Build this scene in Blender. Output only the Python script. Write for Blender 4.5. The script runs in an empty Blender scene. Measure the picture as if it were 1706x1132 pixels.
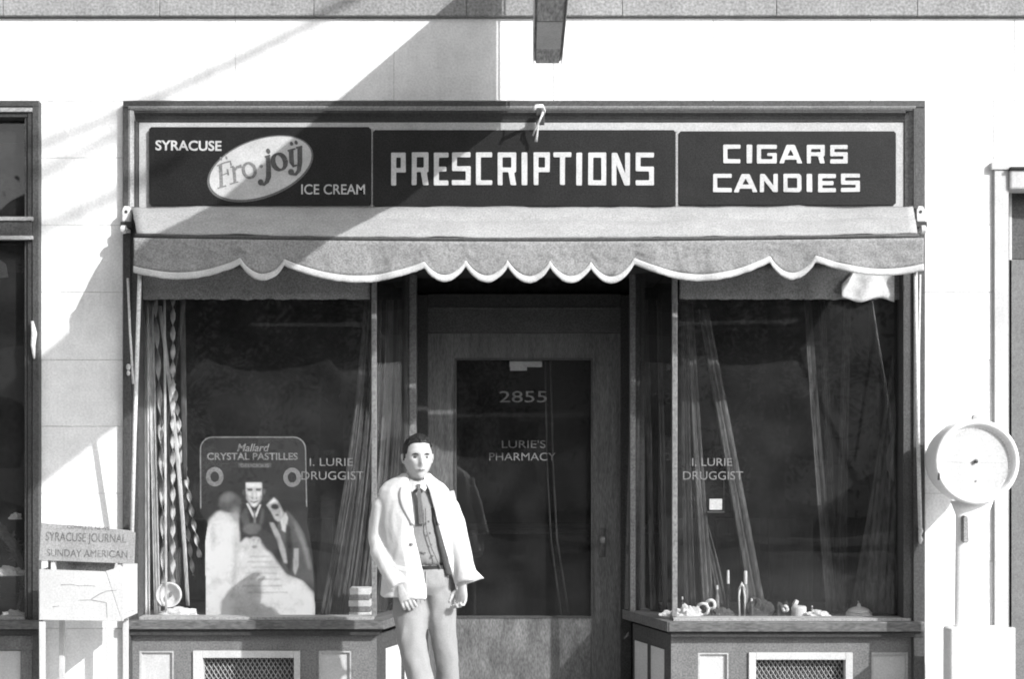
import bpy, bmesh, math, random
from mathutils import Vector, Matrix, noise
random.seed(7)
PI = math.pi
sc = bpy.context.scene
# ------------------------------------------------------------------ camera, sky, sun, exposure
F, D, CX, CY, EYE = 2280.0, 8.0, 874.0, 735.0, 1.71      # focal length in photo pixels, camera distance to the wall face
SUN = Vector((-1.1, 1.0, -0.86))                          # the way sunlight travels
cam_d = bpy.data.cameras.new('camera'); cam = bpy.data.objects.new('camera', cam_d); sc.collection.objects.link(cam)
cam.location = (0, -D, EYE); cam.rotation_euler = (PI/2, 0, 0)
cam_d.sensor_width = 36; cam_d.lens = 36*F/1706; cam_d.clip_end = 800; cam_d.clip_start = .1
cam_d.shift_x = (853-CX)/1706; cam_d.shift_y = (CY-566)/1706
sc.camera = cam
EL = math.atan2(.85, math.hypot(1.1, 1)); AZ = math.atan2(1.1, -1)
w = bpy.data.worlds.new('World'); sc.world = w; w.use_nodes = True
nt = w.node_tree; nt.nodes.clear()
sky = nt.nodes.new('ShaderNodeTexSky'); sky.sky_type = 'NISHITA'; sky.sun_disc = False
sky.sun_elevation = EL; sky.sun_rotation = AZ; sky.dust_density = 2.5
bw = nt.nodes.new('ShaderNodeRGBToBW'); bg = nt.nodes.new('ShaderNodeBackground'); wo = nt.nodes.new('ShaderNodeOutputWorld')
nt.links.new(sky.outputs[0], bw.inputs[0]); nt.links.new(bw.outputs[0], bg.inputs[0]); nt.links.new(bg.outputs[0], wo.inputs[0])
bg.inputs[1].default_value = 0.15
sun_d = bpy.data.lights.new('sun', 'SUN'); sun = bpy.data.objects.new('sun', sun_d); sc.collection.objects.link(sun)
sun_d.energy = 3.0; sun_d.angle = math.radians(.6); sun_d.color = (1, 1, 1)
sun.rotation_euler = SUN.to_track_quat('-Z', 'Y').to_euler(); sun.location = (11, -10, 10)
sc.view_settings.view_transform = 'Standard'; sc.view_settings.look = 'None'; sc.view_settings.exposure = 0.85
sc.view_settings.gamma = 1; sc.view_settings.use_curve_mapping = False
sc.cycles.transparent_max_bounces = 24
try: sc.cycles.filter_width = 1.9
except Exception: pass

# ------------------------------------------------------------------ helpers
def X(px, y=0.0): return (px-CX)*(D+y)/F
def Z(py, y=0.0): return EYE+(CY-py)*(D+y)/F
def P(px, py, y=0.0): return Vector((X(px, y), y, Z(py, y)))
col = sc.collection
MATS = {}
def mat(name, v, rough=.8, amp=.18, big=.15, bump=.15, scale=240, stretch=(1, 1, 1), spec=.3, dirt=0, metallic=0):
    scale *= .5; amp *= 2.0
    m = bpy.data.materials.new(name); m.use_nodes = True; n = m.node_tree; b = n.nodes['Principled BSDF']
    tc = n.nodes.new('ShaderNodeNewGeometry'); mp = n.nodes.new('ShaderNodeMapping'); mp.inputs['Scale'].default_value = stretch
    n.links.new(tc.outputs['Position'], mp.inputs[0])
    f = n.nodes.new('ShaderNodeTexNoise'); f.inputs['Scale'].default_value = scale; f.inputs['Detail'].default_value = 3
    g = n.nodes.new('ShaderNodeTexNoise'); g.inputs['Scale'].default_value = 5.5; g.inputs['Detail'].default_value = 6; g.inputs['Roughness'].default_value = .65
    n.links.new(mp.outputs[0], f.inputs['Vector']); n.links.new(mp.outputs[0], g.inputs['Vector'])
    def rng(src, lo, hi, a, b_):
        r = n.nodes.new('ShaderNodeMapRange'); r.inputs[1].default_value = a; r.inputs[2].default_value = b_
        r.inputs[3].default_value = lo; r.inputs[4].default_value = hi; n.links.new(src, r.inputs[0]); return r.outputs[0]
    a1 = rng(f.outputs[0], 1-amp, 1+amp, .3, .7); a2 = rng(g.outputs[0], 1-big, 1+big, .3, .7)
    mu = n.nodes.new('ShaderNodeMath'); mu.operation = 'MULTIPLY'; n.links.new(a1, mu.inputs[0]); n.links.new(a2, mu.inputs[1])
    last = mu.outputs[0]
    if dirt:
        st = n.nodes.new('ShaderNodeTexNoise'); st.inputs['Scale'].default_value = 2.2; st.inputs['Detail'].default_value = 7
        mp2 = n.nodes.new('ShaderNodeMapping'); mp2.inputs['Scale'].default_value = (3, 3, .6); n.links.new(tc.outputs['Position'], mp2.inputs[0]); n.links.new(mp2.outputs[0], st.inputs['Vector'])
        a3 = rng(st.outputs[0], 1, 1-dirt, .5, .75)
        m3 = n.nodes.new('ShaderNodeMath'); m3.operation = 'MULTIPLY'; n.links.new(last, m3.inputs[0]); n.links.new(a3, m3.inputs[1]); last = m3.outputs[0]
    m4 = n.nodes.new('ShaderNodeMath'); m4.operation = 'MULTIPLY'; m4.inputs[1].default_value = v; n.links.new(last, m4.inputs[0])
    n.links.new(m4.outputs[0], b.inputs['Base Color'])
    b.inputs['Roughness'].default_value = rough; b.inputs['Specular IOR Level'].default_value = spec; b.inputs['Metallic'].default_value = metallic
    if bump:
        bp = n.nodes.new('ShaderNodeBump'); bp.inputs['Strength'].default_value = bump; bp.inputs['Distance'].default_value = .004
        n.links.new(f.outputs[0], bp.inputs['Height']); n.links.new(bp.outputs[0], b.inputs['Normal'])
    MATS[name] = m; return m
def glass(name, boost=1.0, tint=.93, wavy=.6, dust_veil=.016):
    m = bpy.data.materials.new(name); m.use_nodes = True; n = m.node_tree; n.nodes.clear()
    o = n.nodes.new('ShaderNodeOutputMaterial'); mx = n.nodes.new('ShaderNodeMixShader'); t = n.nodes.new('ShaderNodeBsdfTransparent'); gl = n.nodes.new('ShaderNodeBsdfGlossy')
    t.inputs[0].default_value = (tint, tint, tint, 1); gl.inputs['Roughness'].default_value = .015; gl.inputs[0].default_value = (1, 1, 1, 1)
    ge = n.nodes.new('ShaderNodeNewGeometry'); mr = n.nodes.new('ShaderNodeMapRange'); mr.inputs[3].default_value = 1.5; mr.inputs[4].default_value = 1/1.5
    fr = n.nodes.new('ShaderNodeFresnel'); n.links.new(ge.outputs['Backfacing'], mr.inputs[0]); n.links.new(mr.outputs[0], fr.inputs['IOR'])
    ml = n.nodes.new('ShaderNodeMath'); ml.operation = 'MULTIPLY'; ml.inputs[1].default_value = boost; ml.use_clamp = True
    no = n.nodes.new('ShaderNodeTexNoise'); no.inputs['Scale'].default_value = 1.7; no.inputs['Detail'].default_value = 1
    bp = n.nodes.new('ShaderNodeBump'); bp.inputs['Strength'].default_value = wavy; bp.inputs['Distance'].default_value = .006
    n.links.new(ge.outputs['Position'], no.inputs['Vector']); n.links.new(no.outputs[0], bp.inputs['Height']); n.links.new(bp.outputs[0], gl.inputs['Normal'])
    n.links.new(fr.outputs[0], ml.inputs[0]); n.links.new(ml.outputs[0], mx.inputs[0]); n.links.new(t.outputs[0], mx.inputs[1]); n.links.new(gl.outputs[0], mx.inputs[2])
    df = n.nodes.new('ShaderNodeBsdfDiffuse'); df.inputs[0].default_value = (.5, .5, .5, 1); m2 = n.nodes.new('ShaderNodeMixShader')  # dusty diffuse veil added over the panes to lift their blacks
    dn = n.nodes.new('ShaderNodeTexNoise'); dn.inputs['Scale'].default_value = 4; dn.inputs['Detail'].default_value = 6; n.links.new(ge.outputs['Position'], dn.inputs['Vector'])
    dr = n.nodes.new('ShaderNodeMapRange'); dr.inputs[1].default_value = .3; dr.inputs[2].default_value = .7; dr.inputs[3].default_value = dust_veil*.5; dr.inputs[4].default_value = dust_veil*1.5
    n.links.new(dn.outputs[0], dr.inputs[0]); n.links.new(dr.outputs[0], m2.inputs[0]); n.links.new(mx.outputs[0], m2.inputs[1]); n.links.new(df.outputs[0], m2.inputs[2])
    n.links.new(m2.outputs[0], o.inputs[0]); return m
M_wall = mat('whitewashed_stone', .78, .9, .05, .10, .3, 160, dirt=.18)
M_mortar = mat('mortar', .5, .9, .1, .1, .2)
M_band = mat('grey_stone', .27, .9, .16, .12, .3, 130, dirt=.12)
M_trim = mat('dark_painted_wood', .058, .55, .22, .15, .12, 190, (1, 1, 1), .4)
M_cove = mat('dark_cove_and_sill_shade', .042, .6, .2, .15, .12, 190)  # coves, and the shadow painted under the sills
M_line = mat('pale_and_sunlit_moulding', .30, .5, .15, .12, .1, 190)  # pale mouldings; on the casing beads, sunlight put into the colour
M_fascia = mat('pale_fascia_paint', .42, .7, .08, .10, .1, 190, dirt=.12)
M_bulk = mat('bulkhead_paint', .16, .6, .18, .14, .1, 200, dirt=.15)
M_sill = mat('sill_paint', .12, .5, .2, .2, .1, 200, (.3, 1, 1), dirt=.25)
M_panel = mat('white_panel_paint', .50, .7, .06, .08, .1, 200, dirt=.12)
M_sign = mat('black_sign_enamel', .012, .5, .35, .3, .05, 260, spec=.25)
M_letter = mat('white_letter_paint', .47, .6, .07, .16, .05, 260)
M_grey_letter = mat('grey_letter_paint', .30, .6, .15, .25, .05, 300)
M_logo_dark = mat('dark_logo_paint', .085, .6, .2, .35, .05, 300)
M_logo_mid = mat('mid_logo_paint', .19, .6, .2, .3, .05, 300)
M_rim = mat('oval_rim_paint', .12, .6, .2, .2, .05, 300)
M_giltd = mat('dull_gilt_lettering', .11, .6, .2, .5, .05, 200)
M_gilt = mat('gilt_lettering', .17, .6, .15, .3, .05, 300)
M_canvas = mat('awning_canvas', .235, .95, .16, .10, .35, 210)
M_canvas_sun = mat('awning_sunlit_canvas', .31, .95, .12, .10, .35, 210)  # paler than the valance cloth: the slope's stronger sun put into the colour
M_bind = mat('awning_binding', .48, .9, .08, .06, .3, 260)
M_seam = mat('awning_bar_iron', .07, .6, .2, .1, .1)
M_iron = mat('dark_iron', .04, .5, .2, .1, .1)
M_white = mat('white_enamel', .82, .4, .04, .05, .03, 200)
M_rodw = mat('painted_rod', .60, .5, .1, .15, .05, 150)
M_rope = mat('rope', .6, .9, .15, .1, .3, 500)
M_door = mat('door_oak', .105, .55, .22, .30, .1, 120, (6, 6, .5))
M_kick = mat('scuffed_kick_panel', .125, .5, .18, .45, .1, 120, (2, 2, .7), dirt=.3)
M_post = mat('grey_post_paint', .15, .5, .2, .15, .1, 150)
M_bar = mat('nickel_corner_bar', .30, .35, .15, .15, .05, 150, metallic=.5)
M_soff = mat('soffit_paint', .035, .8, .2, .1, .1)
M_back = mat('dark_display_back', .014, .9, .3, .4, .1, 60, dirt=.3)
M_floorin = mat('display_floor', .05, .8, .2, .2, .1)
M_reflband = mat('reflection_band_cloth', .24, .8, .2, .15, .1)
M_crepe = mat('pale_crepe', .62, .9, .15, .3, .3, 120, (1, 1, .25))
M_crepe2 = mat('mid_crepe', .10, .9, .2, .4, .3, 120, (1, 1, .25))
M_crepe_d = mat('dark_crepe', .05, .9, .25, .5, .3, 120, (1, 1, .25))
M_card = mat('poster_ink', .028, .8, .25, .3, .05, 260)
M_cardw = mat('poster_white', .8, .8, .08, .15, .05, 260)
M_cardg = mat('poster_grey', .10, .8, .2, .4, .05, 260)
M_cardq = mat('poster_dim_grey', .065, .8, .3, .5, .05, 260)
M_cardk = mat('poster_black', .022, .8, .3, .4, .05, 260)
M_cardm = mat('poster_mid', .26, .8, .2, .4, .05, 260)
M_cardl = mat('poster_pale_ink', .55, .8, .2, .3, .05, 260)
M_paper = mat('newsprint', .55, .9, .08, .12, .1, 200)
M_print = mat('newsprint_ink', .20, .9, .3, .3, 0, 260)
M_board = mat('faded_rack_board', .30, .9, .12, .15, .1, 220)
M_boardt = mat('faded_rack_lettering', .15, .9, .35, .5, 0, 160)
M_shade = mat('roller_blind', .16, .9, .12, .1, .15)
M_soot = mat('sign_soffit_wood', .33, .8, .2, .3, .2, 60, (3, .5, 1), dirt=.4)
M_skin = mat('skin', .44, .6, .05, .08, .1, 120)
M_hair = mat('hair', .022, .38, .5, .4, .8, 260, (1, 1, .3))
M_eye = mat('eye_dark', .04, .4, .1, .1, 0)
M_lip = mat('lip', .17, .6, .1, .1, 0)
M_jacket = mat('white_linen', .62, .95, .03, .05, .15, 200)
M_lining = mat('jacket_lining_cloth', .07, .95, .1, .1, .2)
M_shirt = mat('grey_vest_cloth', .24, .95, .05, .08, .15, 240)
M_collar = mat('shirt_collar_cloth', .6, .95, .05, .05, .2)
M_tie = mat('grey_tie', .13, .8, .15, .1, .2, 300)
M_trous = mat('pale_flannel', .275, .95, .035, .06, .12, 260)
M_leather = mat('dark_leather', .03, .4, .2, .2, .1)
M_conc = mat('sidewalk_concrete', .40, .9, .12, .15, .3, 90, dirt=.2)
M_asph = mat('asphalt', .09, .9, .3, .2, .3, 120, dirt=.2)
M_leaf = mat('leaves', .06, .7, .3, .3, 0, 20)
M_bark = mat('bark', .09, .9, .3, .3, .6, 30, (1, 1, .2))
M_house = mat('clapboard', .30, .8, .1, .1, .1)
M_housed = mat('dark_window', .02, .3, .1, .1, 0)
G_pane = glass('window_glass', 1.25)
G_door = glass('door_glass', .9, .8, .8)
G_dial = glass('dial_glass', 1.0, .98, 0)

class MB:
    def __init__(s): s.v = []; s.f = []
    def box(s, x0, x1, y0, y1, z0, z1):
        if x0 > x1: x0, x1 = x1, x0
        if y0 > y1: y0, y1 = y1, y0
        if z0 > z1: z0, z1 = z1, z0
        n = len(s.v)
        s.v += [(x0,y0,z0),(x1,y0,z0),(x1,y1,z0),(x0,y1,z0),(x0,y0,z1),(x1,y0,z1),(x1,y1,z1),(x0,y1,z1)]
        s.f += [tuple(n+i for i in q) for q in ((0,3,2,1),(4,5,6,7),(0,1,5,4),(1,2,6,5),(2,3,7,6),(3,0,4,7))]
        return s
    def pbox(s, px0, px1, py0, py1, yf, yb):      # photo rectangle seen at the depth of the front face
        return s.box(X(px0, yf), X(px1, yf), yf, yb, Z(py1, yf), Z(py0, yf))
    def hexa(s, a, b):                            # two quads of 4 points
        n = len(s.v); s.v += [tuple(p) for p in a]+[tuple(p) for p in b]
        s.f += [tuple(n+i for i in q) for q in ((3,2,1,0),(4,5,6,7),(0,1,5,4),(1,2,6,5),(2,3,7,6),(3,0,4,7))]
        return s
    def prism(s, pts, y0, y1):                    # polygon (x,z) between two depths
        n = len(s.v); k = len(pts)
        s.v += [(p[0], y0, p[1]) for p in pts]+[(p[0], y1, p[1]) for p in pts]
        s.f.append(tuple(range(n, n+k))); s.f.append(tuple(range(n+2*k-1, n+k-1, -1)))
        for i in range(k): j = (i+1) % k; s.f.append((n+i, n+k+i, n+k+j, n+j))
        return s
    def grid(s, rows, closed=False, caps=False):
        n = len(s.v); c = len(rows[0])
        for r in rows: s.v += [tuple(p) for p in r]
        for i in range(len(rows)-1):
            for j in range(c if closed else c-1):
                k = (j+1) % c; s.f.append((n+i*c+j, n+i*c+k, n+(i+1)*c+k, n+(i+1)*c+j))
        if caps:
            s.f.append(tuple(n+j for j in reversed(range(c)))); s.f.append(tuple(n+(len(rows)-1)*c+j for j in range(c)))
        return s
    def tube(s, pts, rad, n=10, flat=1.0, up=None):
        pts = [Vector(p) for p in pts]; k = len(pts)
        if not isinstance(rad, (list, tuple)): rad = [rad]*k
        rows = []; u = None
        for i, p in enumerate(pts):
            t = (pts[min(i+1, k-1)]-pts[max(i-1, 0)]).normalized()
            if u is None:
                ref = Vector(up) if up else (Vector((0, 1, 0)) if abs(t.y) < .9 else Vector((1, 0, 0)))
                u = t.cross(ref).normalized()
            u = (u-t*u.dot(t)).normalized(); v = t.cross(u)
            r = rad[i]; ra, rb = r if isinstance(r, tuple) else (r, r*flat)
            rows.append([p+u*ra*math.cos(2*PI*j/n)+v*rb*math.sin(2*PI*j/n) for j in range(n)])
        return s.grid(rows, True, True)
    def lathe(s, c, prof, n=20, sq=1.0):
        rows = [[(c[0]+r*math.cos(2*PI*j/n), c[1]+r*sq*math.sin(2*PI*j/n), c[2]+z) for j in range(n)] for r, z in prof]
        return s.grid(rows, True, True)
    def sphere(s, c, r, n=12, m=8, fn=None):
        rows = []
        for i in range(1, m):
            a = PI*i/m; rows.append([Vector((math.sin(a)*math.cos(2*PI*j/n), math.sin(a)*math.sin(2*PI*j/n), math.cos(a))) for j in range(n)])
        rr = r if isinstance(r, (tuple, list)) else (r, r, r)
        rows = [[Vector((c[0]+p.x*rr[0], c[1]+p.y*rr[1], c[2]+p.z*rr[2])) if not fn else fn(p) for p in row] for row in rows]
        return s.grid(rows, True, True)
def obj(name, mb, m, parent=None, bevel=0, smooth=False, kind=None, label=None):
    me = bpy.data.meshes.new(name); off = parent['_off'] if parent is not None and '_off' in parent else (0, 0, 0)
    me.from_pydata([(v[0]-off[0], v[1]-off[1], v[2]-off[2]) for v in mb.v], [], mb.f)
    bm = bmesh.new(); bm.from_mesh(me); bmesh.ops.recalc_face_normals(bm, faces=bm.faces); bm.to_mesh(me); bm.free()
    me.materials.append(m); o = bpy.data.objects.new(name, me); col.objects.link(o)
    if parent is not None:
        o.parent = parent; o['_off'] = tuple(off)
    if smooth:
        for p in me.polygons: p.use_smooth = True
    if bevel:
        b = o.modifiers.new('bevel', 'BEVEL'); b.width = bevel; b.segments = 2; b.limit_method = 'ANGLE'
    if kind: o['kind'] = kind
    if label: o['label'] = label
    return o
def thing(name, label, cat, loc=(0, 0, 0), group=None):
    o = bpy.data.objects.new(name, None); col.objects.link(o); o.location = loc; o['_off'] = tuple(loc)
    o['label'] = label; o['category'] = cat
    if group: o['group'] = group
    return o
def tag(o, label, cat, group=None):
    o['label'] = label; o['category'] = cat
    if group: o['group'] = group
    return o
def copy_tree(src, parent=None, loc=None):
    c = src.copy(); col.objects.link(c)
    if parent is not None: c.parent = parent
    if loc is not None: c.location = loc
    for ch in [k for k in src.children]: copy_tree(ch, c)
    return c
def cleanup(o):
    me = o.data; bm = bmesh.new(); bm.from_mesh(me); bmesh.ops.recalc_face_normals(bm, faces=bm.faces); bm.to_mesh(me); bm.free()
def from_curve(name, cu, m, parent):
    t = bpy.data.objects.new('tmp', cu); col.objects.link(t)
    dg = bpy.context.evaluated_depsgraph_get(); me = bpy.data.meshes.new_from_object(t.evaluated_get(dg))
    bpy.data.objects.remove(t); me.name = name; me.materials.clear(); me.materials.append(m)
    o = bpy.data.objects.new(name, me); col.objects.link(o)
    if parent is not None: o.parent = parent; o['_off'] = tuple(parent['_off'])
    return o
def letter_poly(name, outers, m, parent, y, ext=.0015):
    """closed outlines (x, z) filled even-odd, standing at depth y"""
    cu = bpy.data.curves.new(name, 'CURVE'); cu.dimensions = '2D'; cu.fill_mode = 'BOTH'; cu.extrude = ext
    for pts in outers:
        sp = cu.splines.new('POLY'); sp.points.add(len(pts)-1); sp.use_cyclic_u = True
        for p, q in zip(sp.points, pts): p.co = (q[0], q[1], 0, 1)
    o = from_curve(name, cu, m, parent); off = parent['_off']
    o.data.transform(Matrix.Translation((-off[0], y-off[1], -off[2])) @ Matrix.Rotation(PI/2, 4, 'X')); return o
def text(name, body, px0, px1, py0, py1, y, m, parent, bold=0, shear=0, rot=0, ext=.0008):
    cu = bpy.data.curves.new(name, 'FONT'); cu.body = body; cu.extrude = 0.0; cu.offset = bold; cu.shear = shear; cu.resolution_u = 4
    o = from_curve(name, cu, m, parent); vs = o.data.vertices
    x0 = min(v.co.x for v in vs); x1 = max(v.co.x for v in vs); z0 = min(v.co.y for v in vs); z1 = max(v.co.y for v in vs)
    A, B = X(px0, y), X(px1, y); C0, D0 = Z(py1, y), Z(py0, y); off = parent['_off'] if parent is not None else (0, 0, 0)
    cx, cz = (A+B)/2, (C0+D0)/2
    for v in vs:
        xx = A+(v.co.x-x0)/(x1-x0)*(B-A)-cx; zz = C0+(v.co.y-z0)/(z1-z0)*(D0-C0)-cz
        rx = xx*math.cos(rot)-zz*math.sin(rot); rz = xx*math.sin(rot)+zz*math.cos(rot)
        v.co = (rx+cx-off[0], y-off[1], rz+cz-off[2])
    return o
def chamfer(pts, c):
    out = []; n = len(pts)
    for i in range(n):
        p = Vector(pts[i]); a = Vector(pts[i-1]); b = Vector(pts[(i+1) % n])
        da = (a-p); db = (b-p); ca = min(c, da.length*.4); cb = min(c, db.length*.4)
        out.append(tuple(p+da.normalized()*ca)); out.append(tuple(p+db.normalized()*cb))
    return out
def glyph(ch, w, h, t):
    m = .40*h; q = h*.5; a, b = q+t/2, q-t/2
    G = {
     'P': [[(0,0),(0,h),(w,h),(w,m),(t,m),(t,0)], [(t,h-t),(w-t,h-t),(w-t,m+t*.9),(t,m+t*.9)]],
     'R': [[(0,0),(0,h),(w,h),(w,m),(w-.4*t,m-.1*t),(w,0),(w-1.15*t,0),(w-1.6*t,m),(t,m),(t,0)], [(t,h-t),(w-t,h-t),(w-t,m+t*.9),(t,m+t*.9)]],
     'E': [[(0,0),(0,h),(w,h),(w,h-t),(t,h-t),(t,a),(w*.86,a),(w*.86,b),(t,b),(t,t),(w,t),(w,0)]],
     'S': [[(0,0),(w,0),(w,a),(t,a),(t,h-t),(w,h-t),(w,h),(0,h),(0,b),(w-t,b),(w-t,t),(0,t)]],
     'C': [[(0,0),(w,0),(w,t),(t,t),(t,h-t),(w,h-t),(w,h),(0,h)]],
     'I': [[(0,0),(w,0),(w,h),(0,h)]],
     'T': [[(w/2-t/2,0),(w/2+t/2,0),(w/2+t/2,h-t),(w,h-t),(w,h),(0,h),(0,h-t),(w/2-t/2,h-t)]],
     'O': [[(0,0),(w,0),(w,h),(0,h)], [(t,t),(w-t,t),(w-t,h-t),(t,h-t)]],
     'D': [[(0,0),(w-.5*t,0),(w,.5*t),(w,h-.5*t),(w-.5*t,h),(0,h)], [(t,t),(w-t,t),(w-t,h-t),(t,h-t)]],
     'N': [[(0,0),(0,h),(t*1.1,h),(w-t,h*.36),(w-t,h),(w,h),(w,0),(w-t*1.1,0),(t,h*.64),(t,0)]],
     'A': [[(0,0),(.33*w,h),(.67*w,h),(w,0),(w-1.2*t,0),(w-1.35*t,.2*h),(1.35*t,.2*h),(1.2*t,0)], [(.5*w,h*.76),(.64*w,.42*h),(.36*w,.42*h)]],
     'G': [[(0,0),(w,0),(w,.56*h),(.52*w,.56*h),(.52*w,.56*h-.7*t),(w-t,.56*h-.7*t),(w-t,t),(t,t),(t,h-t),(w,h-t),(w,h),(0,h)]],
    }
    return G[ch]
def block_word(word, spans, py0, py1, t_px, y, m, parent):
    z0 = Z(py1, y); h = Z(py0, y)-z0; k = (D+y)/F
    for ch, (a, b) in zip(word, spans):
        j = random.uniform(-.4, .4)*k
        g = glyph(ch, (b-a)*k, h, min(t_px*k, (b-a)*k) if ch != 'I' else (b-a)*k)
        g = [[(p[0]+X(a, y)+random.uniform(-.25, .25)*k, p[1]+z0+j+random.uniform(-.25, .25)*k) for p in ring] for ring in g]
        letter_poly('letter', [chamfer(r, 1.1*k) for r in g], m, parent, y)

# ------------------------------------------------------------------ ground and street
side_z = 0.0
bx = MB().box(-60, 60, -3.0, 8, -.5, 0); s = obj('sidewalk', bx, M_conc); s['kind'] = 'structure'
for i in range(-8, 9):
    for j in range(2):
        o = obj('paving_slab', MB().box(i*1.5+.006, i*1.5+1.494, -2.84+j*1.36+.006, -2.84+(j+1)*1.36-.006, .004, .014), M_conc, s, .004)
k = obj('kerb', MB().box(-60, 60, -3.16, -3.004, -.5, .006), M_band, None, .01); k['kind'] = 'structure'
r = obj('street', MB().box(-400, 400, -400, -3.164, -.7, -.14), M_asph); r['kind'] = 'structure'
g = obj('ground', MB().box(-400, 400, 8.01, 400, -.7, -.05), M_conc); g['kind'] = 'structure'
s2 = obj('far_lawn', MB().box(-60, 60, -60, -15, -.136, 0), M_leaf); s2['kind'] = 'structure'

# ------------------------------------------------------------------ the store building: masonry
BL = thing('store_building', 'whitewashed stone block store front wall with grey stone band along the top', 'building', (0, 0, 0))
XL, XR = -900, 2600
L0, L1 = -420, 64.5         # neighbour shopfront opening
S0, S1 = 205, 1540.5        # pharmacy opening
R0, R1 = 1656, 1990         # right-hand opening
TOPY = 30; OPY = 168; BOT = CY+EYE*F/D
gp = .7
def block(px0, px1, py0, py1, m=None, yf=0.0, name='stone_block', bev=.002):
    dy = random.uniform(-.0012, .0012)
    return obj(name, MB().box(X(px0+gp*.5), X(px1-gp*.5), yf+dy, yf+.10, Z(py1-gp*.5), Z(py0+gp*.5)), m or M_wall, BL, bev)
def vsplit(a, b, step, off):
    xs = [a]; x = a+off
    while x < b-step*.4: xs.append(x); x += step
    xs.append(b); return xs
rowsA = [-420, -300, -190, -80]
for i in range(len(rowsA)-1):
    xs = vsplit(XL, XR, 268, 130 if i % 2 else 260)
    for a, b in zip(xs, xs[1:]): block(a, b, rowsA[i], rowsA[i+1])
# grey band
xs = [XL, -760, -505, -250, 8, 268, 524, 777, 1036, 1292, 1526, 1780, 2040, 2300, XR]
for a, b in zip(xs, xs[1:]): block(a, b, -79, TOPY-1.5, M_band, -.03, 'band_stone', .004)
# first whitewashed course under the band
xs = [XL, -660, -400, -135, 128, 392, 656, 922, 1188, 1450, 1690, 1950, 2210, XR]
for a, b in zip(xs, xs[1:]): block(a, b, TOPY+.5, OPY)
rows = [OPY, 263, 375, 487, 600, 711, 823, 936, 1048, 1150, BOT]
for a, b in zip(rows, rows[1:]):
    block(L1, S0, a, b)
    for q0, q1 in ((S1, R0-1),): block(q0, q1, a, b)
    block(R1, R1+300, a, b); block(R1+300, XR, a, b); block(L0-300, L0, a, b); block(XL, L0-300, a, b)
for a, b in ((R0-1, 1820), (1820, R1)): block(a, b, OPY, 282)
back = MB()
for (a, b, c, d) in ((XL, XR, -420, OPY), (L1, S0, OPY, BOT), (S1, R0, OPY, BOT), (R1, XR, OPY, BOT), (XL, L0, OPY, BOT), (R0, R1, OPY, 282)):
    back.box(X(a)+.003, X(b)-.003, .006, .30, Z(d)+.002, Z(c)-.002)
obj('mortar_backing', back, M_mortar, BL)
rb = MB().box(X(XL), X(XR), 6.0, 6.2, 0, 5.6).box(X(XL), X(XL)+.2, .31, 6, 0, 5.6).box(X(XR)-.2, X(XR), .31, 6, 0, 5.6).box(X(XL), X(XR), .31, 6.2, 5.6, 5.75)
obj('rear_wall', rb, M_back, BL)
obj('shop_ceiling', MB().box(X(XL)+.21, X(XR)-.21, .31, 5.99, Z(OPY)+.05, Z(OPY)+.2), M_back, BL)
obj('shop_floor', MB().box(X(XL)+.21, X(XR)-.21, .70, 5.99, .002, .03), M_back, BL)

# ------------------------------------------------------------------ pharmacy shopfront
SF = thing('pharmacy_shopfront', 'dark painted wooden pharmacy front with two show windows and recessed door', 'shopfront', (0, 0, 0))
def part(name, m, parent=SF, bevel=.002, **k):
    def f(*boxes):
        mb = MB()
        for b in boxes: mb.pbox(*b)
        return obj(name, mb, m, parent, bevel, **k)
    return f
# outer casing (front -.035)
part('casing')if False else None
part('head_casing', M_trim)((S0, S1, 168, 178.5, -.05, .10))
part('jamb_casing', M_trim)((205, 217, 178.7, 1222, -.045, .10))
part('jamb_casing', M_trim)((1522, 1540.3, 178.7, 1222, -.045, .10))
def moulding(px0, px1, py0, py1, name, m, prof, horiz=True):
    """profile run: prof = list of (t 0..1 across, depth)"""
    mb = MB()
    if horiz:
        rows = [[(X(px0), d, Z(py0+(py1-py0)*t)), (X(px1), d, Z(py0+(py1-py0)*t))] for t, d in prof]
    else:
        rows = [[(X(px0+(px1-px0)*t), d, Z(py1)), (X(px0+(px1-px0)*t), d, Z(py0))] for t, d in prof]
    a = rows+[[ (p[0], .08, p[2]) for p in rows[-1]], [(p[0], .08, p[2]) for p in rows[0]]]
    mb.grid(a+[a[0]], False)
    n = len(a); k = len(mb.v)
    mb.f.append(tuple(2*i for i in range(n))); mb.f.append(tuple(2*i+1 for i in reversed(range(n))))
    return obj(name, mb, m, SF)
moulding(217.5, 1521.5, 179, 186.5, 'head_bead', M_line, [(0, -.046), (.25, -.052), (.6, -.047), (1, -.036)])  # sunlight on the top bevel is painted in as pale colour
moulding(226.5, 1506, 187, 203, 'head_cove', M_cove, [(0, -.034), (.2, -.037), (.5, -.020), (.8, -.010), (1, -.008)])
moulding(217.5, 226, 187, 352, 'jamb_bead', M_line, [(0, -.046), (.4, -.052), (.7, -.045), (1, -.034)], False)  # sun-facing bevel of the left jamb, brightened in its colour
moulding(226.6, 231, 203.5, 352, 'jamb_cove', M_cove, [(0, -.034), (.4, -.02), (1, -.010)], False)
moulding(1506.5, 1521.5, 187, 352, 'jamb_cove', M_post, [(0, -.010), (.3, -.02), (.7, -.034), (1, -.046)], False)
part('fascia_board', M_fascia)((231.5, 1506, 203.5, 352, -.002, .08))
# side returns of the opening below the fascia (plain stiles)
part('window_stile', M_trim)((217.5, 231, 353, 1034, -.030, .10))
part('window_stile', M_trim)((1505, 1521.5, 353, 1034, -.030, .10))
part('window_stile', M_trim)((1518.5, 1521.3, 1034, 1036, -.030, .10))
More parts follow.
